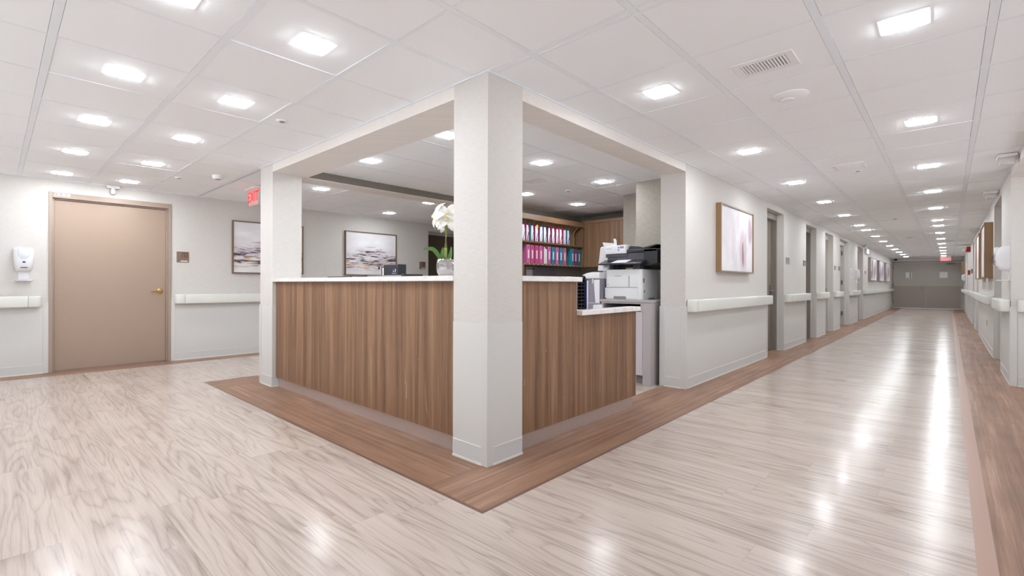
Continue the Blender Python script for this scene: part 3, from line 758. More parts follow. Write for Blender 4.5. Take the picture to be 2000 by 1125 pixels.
# ------------------------------------------------------------------ shelf unit with binders
SY = 2.756
sh = thing('wall_shelf', (4.26, 2.95, 1.384), 'brown wooden pigeonhole shelf unit on the station back wall holding binders', 'shelf')
X0, X1 = 3.44, 5.085; ZM = 1.732
b_ = MB().box(X0, X1, 3.125, 3.149, 1.384, 2.16)
link('back_board', b_, M['lamc'], sh)
for nme, z0, z1 in (('bottom_board', 1.384, 1.408), ('middle_board', ZM, ZM+.022), ('top_board', 2.075, 2.095)):
    link(nme, MB().box(X0, X1, SY, 3.125, z0, z1), M['lamh'], sh, bevel=.001, seg=1)
link('fascia', MB().box(X0, X1+.02, SY-.018, SY+.006, 2.08, 2.165).box(X0, X1, SY, 3.125, 2.095, 2.165), M['lamh'], sh, bevel=.002, seg=1)
link('side_board', MB().box(X0-.02, X0, SY, 3.149, 1.384, 2.165), M['lamc'], sh); link('side_board', MB().box(X1, X1+.02, SY, 3.149, 1.384, 2.165), M['lamc'], sh)
link('support_leg', MB().box(3.44, 3.50, SY, 3.1, .95, 1.384), M['lamc'], sh)
PIT = .1067; SX0 = 3.467
def divider(x, z0, z1):
    pts = [(3.12, z0), (SY+.10, z0)]
    for k in range(11):
        t_ = k/10; pts.append((SY+.10-.02*math.sin(t_*math.pi*.5) if t_ < .35 else SY+.08+.06*math.sin((t_-.35)/.65*math.pi)-.075*((t_-.35)/.65), z0+(z1-z0)*t_))
    pts.append((3.12, z1))
    link('divider', MB().prism(pts, x-.003, x+.003, 'x'), M['divider'], sh)
for i in range(1, 15):
    divider(SX0+PIT*i, 1.408, ZM); divider(SX0+PIT*i, ZM+.022, 2.075)
for i in range(15):
    link('shelf_tab', MB().box(SX0+PIT*(i+.5)-.008, SX0+PIT*(i+.5)+.008, SY-.0015, SY, 1.388, 1.402), M['paper'], sh)
def binder(colr):
    o = empty('binder', (0, 0, 0)); W, D, Hh = .078, .27, .285
    sp_ = MB().box(-W/2, W/2, 0, .004, 0, Hh)
    link('spine', sp_, M[colr], o, bevel=.0015, seg=1)
    link('cover', MB().box(-W/2, -W/2+.003, .004, D, 0, Hh).box(W/2-.003, W/2, .004, D, 0, Hh), M[colr], o)
    link('pages', MB().box(-W/2+.006, W/2-.012, .02, D-.02, .006, Hh-.01), M['paper'], o)
    link('spine_label', MB().box(-.013, .015, -.0012, 0, .075, .205), M['paper'], o)
    link('finger_ring', MB().lathe([(.009, -.0012), (.013, -.0012), (.013, 0), (.009, 0)], (0, 0, .25), 14, 'y'), M['steelD'], o)
    return o
protos = {}
def put_binder(i, colr, label, tilt=0, dy=.035):
    if colr not in protos: protos[colr] = o = binder(colr)
    else: o = copy_tree(protos[colr])
    o.location = (SX0+PIT*(i+.5)+.0, SY+dy, 1.409); o.rotation_euler = (0, tilt, 0); tag(o, label, 'binder', 'binders on the lower shelf')
pos = ['first', 'second', 'third', 'fourth', 'fifth', 'sixth', 'seventh', 'eighth', 'ninth', 'tenth', 'eleventh', 'twelfth', 'thirteenth', 'fourteenth', 'fifteenth']
low = [(1, 'pinkL', 'pale pink'), (2, 'pinkM', 'pink'), (3, 'pinkM', 'deep pink'), (4, 'pinkL', 'dusty pink'), (6, 'pinkL', 'pink, paper-stuffed'), (7, 'tealL', 'teal'), (8, 'pinkL', 'pink with white sticker'), (9, 'tealL', 'narrow teal'), (10, 'pinkL', 'pink'), (12, 'tealL', 'bright teal'), (13, 'plum', 'plum'), (14, 'teal', 'dark teal')]
for k, (i, c_, n_) in enumerate(low):
    put_binder(i, c_, f'{n_} binder standing on the lower shelf, {pos[k]} upright one from the left', dy=.02 if i in (1, 12) else .03)
o = thing('open_folder', (SX0+PIT*5.5, SY+.03, 1.409), 'white papers slumping out of a pink folder on the lower shelf', 'folder', 'folders')
x_ = SX0+PIT*5.5
link('cover', MB().prism([(x_-.045, 1.409), (x_-.040, 1.409), (x_-.03, 1.69), (x_-.036, 1.69)], SY+.03, SY+.28, 'y').prism([(x_+.038, 1.409), (x_+.043, 1.409), (x_+.043, 1.65), (x_+.038, 1.65)], SY+.03, SY+.28, 'y'), M['pinkL'], o)
link('papers', MB().prism([(x_-.036, 1.412), (x_-.005, 1.412), (x_-.02, 1.68), (x_-.032, 1.68)], SY+.02, SY+.27, 'y').prism([(x_+.012, 1.412), (x_+.034, 1.412), (x_+.03, 1.64), (x_-.008, 1.655)], SY+.02, SY+.27, 'y'), M['paper'], o)
def folder(colr, seed, acc):
    o = empty('open_folder', (0, 0, 0)); r_ = random.Random(seed); W = .09; Hh = .255
    link('cover', MB().box(-W/2, -W/2+.003, 0, .27, 0, Hh+.02).box(W/2-.003, W/2, 0.01, .27, 0, Hh+.01).box(-W/2, W/2, .262, .27, 0, Hh+.02).box(-W/2+.003, W/2-.003, .005, .262, 0, .004), M[colr], o)
    pp = MB(); pts = []
    b0, b1 = r_.uniform(-.03, -.015), r_.uniform(.02, .035); k_ = r_.uniform(-.008, .012)
    for q in range(8):
        tt_ = q/7; pts.append((b0-.010*math.sin(tt_*3)+k_*tt_, .008+(Hh-.02)*tt_))
    for q in range(8):
        tt_ = 1-q/7; pts.append((b1+.008*math.sin(tt_*3)+k_*tt_-.012*tt_, .008+(Hh-.02)*tt_))
    pp.prism(pts, -.004+r_.uniform(0, .01), .24, 'y'); link('papers', pp, M['paper'], o)
    link('divider_sheet', MB().prism([(b0+.006, .006), (b0+.012, .006), (b1-.004, Hh*.55), (b1-.008, Hh*.55)], -.006, .2, 'y'), M[acc], o)
    link('ring_clip', MB().tube([(-.015, -.006, .02), (-.008, -.008, .034), (.004, -.008, .034), (.01, -.006, .02)], .002, 6), M['steelD'], o)
    return o
upc = [(0, 'magenta', 'violet', 'magenta'), (1, 'magenta', 'black', 'wine red'), (2, 'teal', 'teal', 'teal'), (3, 'magenta', 'violet', 'yellow-tabbed'), (4, 'plum', 'violet', 'plum'), (5, 'teal', 'tealL', 'teal'), (6, 'magenta', 'violet', 'wine red'), (7, 'pinkM', 'magenta', 'pink'), (8, 'magenta', 'violet', 'crimson'), (9, 'pinkM', 'magenta', 'pink'), (10, 'magenta', 'tealL', 'dark pink'), (11, 'teal', 'violet', 'teal and violet')]
for k, (i, c_, acc, n_) in enumerate(upc):
    o = folder(c_, 40+k, acc)
    o.location = (SX0+PIT*(i+.5)+.0, SY+.03, ZM+.0225); tag(o, f'{n_} folder full of white papers on the upper shelf, {pos[k]} from the left', 'folder', 'folders on the upper shelf')
    if i == 3: link('yellow_tab', MB().box(-.02, .03, -.005, -.001, .22, .262), M['yellow'], o)
o = tag(link('paper_stack', MB().box(4.44, 4.62, SY+.02, SY+.2, 2.1655, 2.172), M['paper']), 'loose white sheets lying on top of the pigeonhole shelf', 'papers')

bb = thing('bulletin_board', (4.37, 3.145, 1.1), 'grey metal board with taped notes under the pigeonhole shelf', 'board')
link('board', MB().box(3.52, 4.776, 3.135, 3.1495, .98, 1.375), M['greyp'], bb)
link('note', MB().box(3.99, 4.15, 3.132, 3.135, 1.20, 1.36), M['paper'], bb); link('note', MB().box(4.0, 4.2, 3.1315, 3.132, 1.33, 1.345), M['black'], bb)

# wall cabinets beside the shelf
cb = thing('wall_cabinet', (5.36, 2.35, 1.384), 'brown walnut wall cabinet with slab doors in the station corner', 'cabinet')
link('body', MB().box(5.13, 5.595, 1.40, 3.125, 1.384, 2.19), M['lamc'], cb)
for a, b in ((2.445, 2.752), (1.92, 2.441), (1.40, 1.916)):
    dd = link('door', MB().box(5.11, 5.129, a, b, 1.384, 2.15), M['lamc'], cb, bevel=.0015, seg=1)
    if a == 1.92: link('bar_handle', MB().tube([(5.11, 2.40, 1.50), (5.085, 2.40, 1.50), (5.085, 2.40, 1.62), (5.11, 2.40, 1.62)], .005, 8), M['steelD'], dd); link('key', MB().lathe([(0, 5.09), (.014, 5.09), (.014, 5.11), (0, 5.11)], (0, 2.42, 1.44), 12, 'x'), M['chrome'], dd)
link('cornice', MB().box(5.10, 5.6, 1.40, 2.752, 2.15, 2.20), M['lamh'], cb)
# worktop under them
wt = thing('back_counter', (4.3, 2.8, 0), 'dark low worktop along the station back wall', 'counter')
link('worktop', MB().box(3.45, 5.59, 2.5, 3.13, .88, .915), M['cart'], wt, bevel=.003); link('base', MB().box(3.5, 5.58, 2.55, 3.13, 0, .88), M['lamc'], wt)

# ------------------------------------------------------------------ printer cabinet
ct = thing('printer_cabinet', (3.05, .63, 0), 'grey printer cabinet with an open slot, beside the wall end', 'cabinet')
cx0, cx1, cy0, cy1 = 2.753, 3.365, .329, .935
link('side_panel', MB().box(cx0, cx1, cy0, cy0+.09, 0, .885), M['cart'], ct, bevel=.002, seg=1)
link('side_panel', MB().box(cx0, cx1, cy1-.03, cy1, 0, .885), M['cart'], ct, bevel=.002, seg=1)
link('top', MB().box(cx0-.01, cx1, cy0-.006, cy1+.01, .885, .913), M['cart'], ct, bevel=.003, seg=2)
link('rail_top', MB().box(cx0, cx0+.03, cy0+.09, cy1-.03, .868, .885).box(cx0, cx0+.03, cy0+.09, cy0+.115, .79, .868), M['cart'], ct)
link('niche', MB().box(cx0+.03, cx1-.02, cy0+.09, cy1-.03, .788, .792).box(cx1-.04, cx1-.02, cy0+.09, cy1-.03, .79, .885), M['cartd'], ct)
link('door', MB().box(cx0-.002, cx0+.018, cy0+.092, cy1-.032, .10, .785), M['cartw'], ct, bevel=.002, seg=1)
link('body', MB().box(cx0+.02, cx1, cy0+.09, cy1-.03, .10, .787), M['cart'], ct)
link('toe_kick', MB().box(cx0+.06, cx0+.08, cy0+.09, cy1-.03, 0, .10), M['signg'], ct)

# ------------------------------------------------------------------ multifunction printer
pz = .9135
pr = thing('office_printer', (3.05, .7, pz), 'large white and black multifunction office printer on the grey cabinet', 'printer')
fx = 2.83
def rrect(x0, x1, y0, y1, r_, n=5):
    pts = []
    for cx_, cy_, a0 in ((x1-r_, y1-r_, 0), (x0+r_, y1-r_, 90), (x0+r_, y0+r_, 180), (x1-r_, y0+r_, 270)):
        for k in range(n+1): a = R(a0+90*k/n); pts.append((cx_+r_*math.cos(a), cy_+r_*math.sin(a)))
    return pts
link('body', MB().prism(rrect(fx, fx+.42, .47, .935, .045), pz, 1.250), M['white'], pr, bevel=.003, seg=2, smooth=True)
link('front_flap', MB().box(fx-.003, fx, .63, .905, 1.055, 1.175), M['white'], pr, bevel=.001, seg=1)
link('flap_gap', MB().box(fx-.0035, fx-.001, .715, .80, 1.172, 1.178).box(fx-.0035, fx-.001, .62, .625, 1.05, 1.18).box(fx-.0035, fx-.001, .52, .93, 1.046, 1.049), M['signg'], pr)
link('paper_tray', MB().box(fx-.004, fx, .515, .93, pz+.012, 1.043), M['white'], pr, bevel=.0015, seg=1)
link('tray_grip', MB().box(fx-.005, fx-.002, .66, .815, pz+.004, pz+.034), M['signg'], pr)
link('side_vents', MB().box(fx+.03, fx+.06, .468, .470, 1.10, 1.15).box(fx+.05, fx+.07, .468, .470, .99, 1.02).box(fx+.16, fx+.30, .468, .470, pz, pz+.018), M['signg'], pr)
link('power_badge', MB().box(fx-.0045, fx-.003, .885, .893, 1.075, 1.085), M['black'], pr)
# charcoal posts carrying the scanner
link('scanner_post', MB().box(fx+.01, fx+.12, .50, .585, 1.250, 1.335), M['char'], pr, bevel=.004)
link('scanner_post', MB().box(fx+.03, fx+.12, .85, .895, 1.250, 1.335), M['char'], pr, bevel=.004)
link('output_bay', MB().box(fx+.16, fx+.42, .44, .93, 1.250, 1.335), M['black'], pr)
link('paper_block', MB().box(fx+.03, fx+.2, .585, .68, 1.2505, 1.268), M['sand'], pr)
link('output_shelf', MB().box(fx+.02, fx+.3, .52, .70, 1.300, 1.335), M['char'], pr, bevel=.003)
link('scanner', MB().prism(rrect(fx+.03, fx+.46, .33, .93, .03), 1.335, 1.435), M['char'], pr, bevel=.004, seg=2)
link('scanner_side', MB().prism([(.30, 1.31), (.42, 1.29), (.46, 1.29), (.46, 1.47), (.33, 1.475), (.30, 1.46)], fx+.02, fx+.47, 'x'), M['black'], pr, bevel=.004)
# control panel: black wedge with a lit touch screen
link('control_panel', MB().prism([(fx-.10, 1.315), (fx+.06, 1.365), (fx+.06, 1.325), (fx-.06, 1.300), (fx-.10, 1.300)], .43, .96, 'y'), M['black'], pr, bevel=.004)
def pq(y, s_, lift=.0015):  # point on the sloping panel face
    return (fx-.10+.16*s_-lift*.3, y, 1.315+.05*s_+lift)
mbp = MB().quad(pq(.605, .05), pq(.83, .05), pq(.79, 1.35), pq(.575, 1.35)); n0 = len(mbp.v)
mbp.quad((fx-.10+.16*.05, .605, 1.312), (fx-.10+.16*.05, .83, 1.312), (fx-.10+.16*1.35, .79, 1.375), (fx-.10+.16*1.35, .575, 1.375))
mbp.f += [(0, 1, 5, 4), (1, 2, 6, 5), (2, 3, 7, 6), (3, 0, 4, 7)]; mbp.mi += [0]*4
link('screen_bezel', mbp, M['char'], pr)
link('touch_screen', MB().quad(pq(.62, .10, .003), pq(.805, .10, .003), pq(.77, 1.25, .003), pq(.595, 1.25, .003)), M['screen'], pr)
# document feeder
link('feeder_base', MB().box(fx+.02, fx+.40, .66, .935, 1.39, 1.432), M['char'], pr, bevel=.005)
link('feeder_cover', MB().prism([(.665, 1.432), (.93, 1.428), (.935, 1.50), (.925, 1.516), (.90, 1.522), (.665, 1.528)], fx+.0, fx+.36, 'x'), M['white'], pr, bevel=.006, seg=3, smooth=True)
link('feeder_tray', MB().prism([(.665, 1.46), (.64, 1.515), (.54, 1.505), (.48, 1.49), (.33, 1.520), (.30, 1.515), (.47, 1.465)], fx+.05, fx+.34, 'x'), M['black'], pr, bevel=.003)
link('platen_lid', MB().box(fx+.02, fx+.44, .30, .665, 1.435, 1.472), M['black'], pr, bevel=.008)
link('label', MB().box(fx-.0012, fx, .745, .765, 1.488, 1.507).box(fx-.0012, fx, .69, .737, 1.488, 1.512).box(fx-.0012, fx, .745, .768, 1.462, 1.480), M['lavlab'], pr)
lg = MB()
for k, (a, h_) in enumerate([(.905, .010), (.893, .005), (.884, .006), (.875, .005), (.866, .007), (.857, .005), (.848, .006)]): lg.box(fx-.0012, fx, a-.003, a+.0025, 1.489-h_/2, 1.489+h_/2)
link('maker_mark', lg, M['signg'], pr)
link('plastic_bag', MB().prism([(fx-.02, 1.251), (fx+.05, 1.251), (fx+.04, 1.30), (fx-.005, 1.305)], .885, .955, 'y'), M['clearp'], pr, bevel=.008, seg=2, smooth=True)

# white all-in-one behind the printer, with sheets stuck on top
mn = thing('white_monitor', (3.1, 1.1, 1.222), 'white tilted monitor seen from behind, left of the printer', 'monitor')
link('casing', MB().prism([(1.145, 1.245), (1.14, 1.262), (1.105, 1.52), (1.095, 1.535), (.975, 1.535), (.965, 1.245)], 3.0, 3.05, 'x'), M['grille_side'], mn, bevel=.012, seg=3, smooth=True)
link('stand', MB().box(3.04, 3.12, .98, 1.09, 1.224, 1.30), M['grille_side'], mn, bevel=.004)
tag(link('paper_sheet', MB().prism([(1.03, 1.485), (1.06, 1.585), (.90, 1.565), (.90, 1.485)], 2.985, 2.987, 'x'), M['paper']), 'white sheet taped to the top of the white monitor', 'paper')
tag(link('paper_sheet', MB().prism([(.885, 1.50), (.905, 1.615), (.885, 1.62), (.866, 1.60), (.855, 1.5)], 2.97, 2.972, 'x'), M['paper']), 'narrow white paper strip sticking up behind the printer', 'paper')

# grey office machine with white lid, left of the printer cabinet
cp = thing('document_console', (2.95, 1.1, 0), 'grey office cabinet with a curved white lid, left of the printer', 'cabinet')
link('body', MB().box(2.75, 3.25, .945, 1.125, .30, 1.145), M['greyp'], cp, bevel=.004); link('plinth', MB().box(2.77, 3.25, .945, 1.12, 0, .30), M['greyp'], cp)
link('body_seam', MB().box(2.748, 2.75, .945, 1.125, .862, .866), M['paper'], cp)
link('lid', MB().prism([(.945, 1.147), (1.125, 1.147), (1.15, 1.158), (1.195, 1.170), (1.19, 1.185), (1.12, 1.212), (1.05, 1.222), (.945, 1.222)], 2.73, 3.27, 'x'), M['white'], cp, bevel=.005, seg=2, smooth=True)
link('lid_slot', MB().box(2.76, 2.80, .96, 1.03, 1.2222, 1.2235), M['black'], cp)
link('note', MB().prism([(.950, .868), (1.005, .868), (1.030, 1.135), (.950, 1.137)], 2.742, 2.745, 'x'), M['paper'], cp)
link('clip', MB().box(2.736, 2.748, 1.035, 1.046, 1.09, 1.145), M['white'], cp)
# black wire file organiser on the desk and standing folders
og = thing('file_organizer', (1.3, .28, .7505), 'black mesh file organiser standing behind the lower ledge', 'organizer')
b_ = MB()
for k in range(12): b_.box(1.07, 1.318, .20, .33, .80+k*.029, .806+k*.029)
for x_ in (1.07, 1.12, 1.17, 1.22, 1.27, 1.313): b_.box(x_, x_+.005, .20, .33, .7505, 1.135)
link('mesh', b_, M['black'], og); link('back', MB().box(1.07, 1.318, .33, .336, .7505, 1.135), M['char'], og)
link('curved_cap', MB().tube([(1.275, .20, 1.13), (1.29, .20, 1.146), (1.31, .20, 1.144), (1.318, .20, 1.13)], .010, 8), M['black'], og)
tag(link('folder', MB().box(1.331, 1.338, .195, .33, .7505, 1.118), M['navy']), 'blue folder standing against the black file organiser', 'folder')
tag(link('folder', MB().box(1.340, 1.352, .19, .33, .7505, 1.112), M['trimw']), 'white folder standing beside the blue one', 'folder')
cd = tag(link('card', MB().prism([(.20, .751), (.25, .751), (.235, .905), (.225, .905)], 1.50, 1.62, 'x'), M['paper']), 'small folded white card behind the lower ledge', 'card')

# ------------------------------------------------------------------ hand sanitiser dispensers
def dispenser(back=True):
    """faces local -y, wall at y=0"""
    o = empty('sanitizer_dispenser', (0, 0, 0))
    P = [(-.088, .285), (-.075, .298), (-.055, .285), (-.045, .20), (0, .155), (.045, .20), (.055, .285), (.075, .298), (.088, .285), (.085, .15), (.065, .03), (.05, .02), (-.05, .02), (-.065, .03), (-.085, .15)]
    mb = MB()
    # housing: rounded shell tapering downward
    rows = [(.02, .055, .055), (.035, .066, .085), (.08, .076, .105), (.15, .086, .112), (.22, .090, .108), (.275, .088, .088), (.297, .074, .05)]
    n = 14
    for (z, hw, dp) in rows:
        for k in range(n+1):
            a = math.pi*k/n; c_, s_ = math.cos(a), math.sin(a)
            mb.v.append((hw*math.copysign(abs(c_)**.45, c_), -dp*abs(s_)**.55, z))
    m_ = n+1
    for i in range(len(rows)-1):
        for k in range(n): mb.f.append((i*m_+k, i*m_+k+1, (i+1)*m_+k+1, (i+1)*m_+k)); mb.mi.append(0)
        mb.f.append((i*m_, (i+1)*m_, (i+1)*m_+n, i*m_+n)); mb.mi.append(0)
    mb.f.append(tuple(range(m_))); mb.f.append(tuple((len(rows)-1)*m_+k for k in range(m_))); mb.mi += [0, 0]
    link('housing', mb, M['white'], o, smooth=True)
    link('refill_window', MB().prism([(-.050, .285), (.050, .285), (.046, .20), (.02, .16), (-.02, .16), (-.046, .20)], -.1135, -.088, 'y'), M['clearp'], o, bevel=.006, seg=2, smooth=True)
    link('badge', MB().box(-.012, .012, -.1135, -.110, .118, .136), M['navy'], o)
    link('nozzle_slot', MB().box(-.028, .028, -.100, -.088, .060, .068), M['black'], o)
    link('drip_tray_arm', MB().box(-.045, .045, -.008, 0, -.075, .022), M['white'], o, bevel=.002)
    link('drip_tray', MB().prism([(-.072, -.001), (.072, -.001), (.066, -.07), (.03, -.10), (-.03, -.10), (-.066, -.07)], -.090, -.080, 'z'), M['white'], o, bevel=.003, seg=2)
    return o
D0 = dispenser()
def put_disp(o, loc, rz, label, s=1):
    o.location = loc; o.rotation_euler = (0, 0, rz); o.scale = (s, s, s); tag(o, label, 'sanitizer dispenser', 'hand sanitiser dispensers')
put_disp(D0, (-1.737, WB, 1.195), 0, 'white hand sanitiser dispenser on the wall left of door 152')
put_disp(copy_tree(D0), (5.62, YR, 1.222), R(180), 'large white sanitiser dispenser on the right wall near the photo edge', 1.0)
put_disp(copy_tree(D0), (15.03, 0, 1.24), 0, 'white sanitiser dispenser on the left corridor wall')
put_disp(copy_tree(D0), (24.85, YR, 1.24), R(180), 'white sanitiser dispenser far down the right corridor wall')

# ------------------------------------------------------------------ pictures
def picture(axis, pos, sg, a0, a1, z0, z1, canvas, label, fmat='frame', group=None, dep=.05, lip=.016, lipm='frame'):
    """floating frame on a wall; local x along the wall"""
    w_, h_ = a1-a0, z1-z0
    o = thing('framed_picture', (0, 0, 0), label, 'picture', group)
    b_ = MB()
    b_.box(-w_/2, -w_/2+lip, -dep, -.001, -h_/2, h_/2).box(w_/2-lip, w_/2, -dep, -.001, -h_/2, h_/2).box(-w_/2+lip, w_/2-lip, -dep, -.001, -h_/2, -h_/2+lip).box(-w_/2+lip, w_/2-lip, -dep, -.001, h_/2-lip, h_/2)
    link('frame', b_, M[fmat], o)
    link('canvas', MB().box(-w_/2+lip, w_/2-lip, -dep+.014, -.004, -h_/2+lip, h_/2-lip), canvas(w_, h_), o)
    l_ = lip*.9; f_ = MB()
    f_.box(-w_/2, -w_/2+l_, -dep-.002, -dep, -h_/2, h_/2).box(w_/2-l_, w_/2, -dep-.002, -dep, -h_/2, h_/2).box(-w_/2+l_, w_/2-l_, -dep-.002, -dep, -h_/2, -h_/2+l_).box(-w_/2+l_, w_/2-l_, -dep-.002, -dep, h_/2-l_, h_/2)
    link('front_lip', f_, M[lipm], o)
    c_ = (a0+a1)/2
    if axis == 'y': o.location = (c_, pos, (z0+z1)/2); o.rotation_euler = (0, 0, 0 if sg < 0 else math.pi)
    return o
picture('y', WB, -1, .461, 1.526, 1.235, 2.035, lambda a, b: landscape('seascape one', 1.3, a, b), 'abstract mauve and black seascape picture half hidden by the left column', dep=.045)
picture('y', WB, -1, 2.277, 3.348, 1.235, 2.035, lambda a, b: landscape('seascape two', 4.2, a, b), 'abstract seascape with dark peak and gold patch above the counter', dep=.045)
picture('y', 0, -1, 3.735, 4.985, 1.228, 2.038, lambda a, b: tulips('tulip print', 2.0, a, b), 'large pale picture of pink tulips on the corridor wall', 'frametan', dep=.06, lip=.02, lipm='framein')
for k, (a, b) in enumerate(((17.95, 19.85), (20.65, 22.5), (23.2, 25.1))):
    picture('y', 0, -1, a, b, 1.235, 2.02, lambda w_, h_, k=k: tulips('blossom print %d' % k, 7+k, w_, h_, .9, [(-.2, .0, .10, .45, .9, (150, 128, 140)), (.1, -.1, .12, .35, .9, (170, 148, 158)), (.3, .1, .09, .4, .8, (130, 108, 120)), (-.35, -.25, .1, .2, .8, (160, 140, 150))]), ['nearest of three small pictures far down the left corridor wall', 'middle of three small pictures far down the left corridor wall', 'farthest of three small pictures far down the left corridor wall'][k], 'framein', 'three small pictures', dep=.075, lipm='framein')
picture('y', YR, 1, 8.25, 9.55, 1.20, 2.04, lambda a, b: tulips('tulip print r1', 12, a, b), 'nearest tan framed picture on the right corridor wall', 'frametan', 'tan framed pictures', lipm='frametan', dep=.095)
picture('y', YR, 1, 10.1, 11.45, 1.20, 2.03, lambda a, b: tulips('tulip print r2', 14, a, b), 'second tan framed picture on the right corridor wall', 'frametan', 'tan framed pictures', lipm='frametan', dep=.095)
picture('y', YR, 1, 25.4, 26.9, 1.35, 2.06, lambda a, b: tulips('tulip print r3', 16, a, b), 'farthest tan framed picture beside the end doors', 'frametan', 'tan framed pictures', lipm='frametan', dep=.09)

# ------------------------------------------------------------------ signs
s = thing('room_sign', (-.163, WB, 1.452), 'bronze room plate reading 152 beside the beige door', 'sign')
link('plate', MB().box(-.237, -.089, WB-.008, WB-.0005, 1.376, 1.527), M['signb'], s, bevel=.002)
text_mesh('room_number', '152', .058, M['ink'], s, (-.143, WB-.009, 1.465), (R(90), 0, 0), spacing=1.08)
b_ = MB()
for k in range(7): b_.box(-.178+k*.0105, -.171+k*.0105, WB-.0088, WB-.008, 1.500, 1.510)
link('small_lettering', b_, M['ink'], s)
link('name_strip', MB().box(-.190, -.106, WB-.0092, WB-.008, 1.388, 1.400), M['paper'], s)
s = thing('room_sign', (3.998, WB, 1.46), 'bronze room plate on the far wall behind the flower', 'sign')
link('plate', MB().box(3.925, 4.075, WB-.008, WB-.0005, 1.384, 1.537), M['signb'], s, bevel=.002)
text_mesh('room_number', '153', .056, M['ink'], s, (4.020, WB-.009, 1.475), (R(90), 0, 0), spacing=1.08)
link('name_strip', MB().box(3.975, 4.06, WB-.0092, WB-.008, 1.394, 1.410), M['paper'], s)
link('small_lettering', MB().box(3.985, 4.062, WB-.0088, WB-.008, 1.508, 1.518), M['ink'], s)
for k, (x, lbl, two) in enumerate([(7.08, 'grey room plate just past the first corridor door', 0), (8.36, 'grey room plate just before the second corridor door', 1), (11.62, 'grey room plate just past the third corridor door', 0), (12.2, 'grey room plate before the fourth corridor door', 0), (17.2, 'dark narrow plate past the fifth recess on the left wall', 0), (22.9, 'tiny dark plate high on the left wall, far away', 0)]):
    z = 1.49 if k < 5 else 2.0
    if k == 5: x = 26.2
    s = thing('room_sign', (x, 0, z), lbl, 'sign', 'corridor room plates')
    link('plate', MB().box(x-.11, x+.11, -.010, -.0005, z-.053, z+.05), M['signg'], s, bevel=.002)
    link('number_patch', MB().box(x-.01, x+.04, -.0112, -.010, z+.012, z+.028), M['ink'], s)
    if two: link('name_strip', MB().box(x-.08, x+.09, -.0112, -.010, z+.030, z+.040), M['black'], s)
s = thing('notice_frame', (14.05, 0, 1.41), 'thin white notice holder on the left corridor wall', 'notice')
link('frame', MB().box(13.88, 14.24, -.012, -.0005, 1.28, 1.54), M['trimw'], s, bevel=.002); link('sheet', MB().box(13.93, 14.19, -.0125, -.012, 1.31, 1.51), M['wains'], s)
s = thing('room_sign', (8.17, YR, 1.46), 'dark room plate between right sanitiser and tan picture', 'sign', 'right wall plates')
link('plate', MB().box(8.09, 8.26, YR+.0005, YR+.012, 1.385, 1.54), M['signg'], s, bevel=.002); link('number_patch', MB().box(8.1, 8.24, YR+.012, YR+.0132, 1.41, 1.52), M['ink'], s)
s = thing('room_sign', (16.65, YR, 1.49), 'small dark plate far down the right corridor wall', 'sign', 'right wall plates')
link('plate', MB().box(16.58, 16.8, YR+.0005, YR+.03, 1.42, 1.54), M['steelD'], s)
s = thing('wall_outlet', (9.6, YR, .44), 'rust-coloured outlet plate low on the right wall', 'outlet')
link('plate', MB().box(9.52, 9.68, YR+.0035, YR+.012, .38, .50), M['guard'], s); link('socket', MB().box(9.56, 9.62, YR+.012, YR+.014, .40, .48), M['red'], s)

# fire alarm devices
s = thing('fire_strobe', (18.6, YR, 2.19), 'red fire alarm strobe high on the right corridor wall', 'fire alarm')
link('body', MB().box(18.35, 18.8, YR+.0005, YR+.10, 2.12, 2.27), M['red'], s, bevel=.006); link('flash_lens', MB().box(18.42, 18.62, YR+.10, YR+.19, 2.13, 2.22), M['white'], s, bevel=.02, seg=3)
s = thing('fire_pull_station', (18.7, YR, 1.48), 'red fire alarm pull station on the right corridor wall', 'fire alarm')
link('body', MB().box(18.62, 18.84, YR+.0005, YR+.055, 1.41, 1.555), M['red'], s, bevel=.005); link('pull_bar', MB().box(18.66, 18.8, YR+.055, YR+.062, 1.45, 1.475), M['white'], s)
s = thing('wall_chime', (17.35, 0, 2.17), 'slim white chime box near the ceiling of the left corridor wall', 'chime')
link('cover', MB().box(17.05, 17.65, -.06, -.0005, 2.09, 2.26), M['white'], s, bevel=.01)

# corner boxes on the ceiling line above doors (nurse call lights)
def call_light(loc, rz, label, group):
    global CL0
    if CL0 is None:
        o = empty('call_light', (0, 0, 0))
        link('base_plate', MB().box(-.11, .11, -.135, -.001, -.028, -.001), M['trimw'], o, bevel=.003)
        link('light_cover', MB().prism([(-.06, -.115), (.06, -.115), (.05, -.01), (-.05, -.01)], -.085, -.028), M['wains'], o, bevel=.008, seg=2, smooth=True)
        CL0 = o
    else: o = copy_tree(CL0)
    o.location = loc; o.rotation_euler = (0, 0, rz); tag(o, label, 'call light', group)
CL0 = None
for x, l in ((4.66, 'nearest white ceiling-edge call light on the right wall'), (7.13, 'second white ceiling-edge call light on the right wall'), (12.9, 'third white ceiling-edge call light on the right wall'), (19.9, 'farthest white ceiling-edge call light on the right wall')):
    call_light((x, YR+.015, H-.001), R(180), l, 'ceiling edge call lights')
call_light((16.35, -.015, H-.001), 0, 'white ceiling-edge call light on the left corridor wall', 'ceiling edge call lights')
s = thing('call_light', (-.932, WB-.015, H), 'small white lamp with bracket above the beige door 152', 'call light')
link('bracket', MB().box(-1.0, -.866, WB-.07, WB-.014, H-.04, H-.001), M['wains'], s, bevel=.003)
link('bulb', MB().lathe([(0, -.115), (.02, -.11), (.026, -.08), (.02, -.04), (0, -.04)], (-.932, WB-.045, H), 16), M['white'], s, smooth=True)

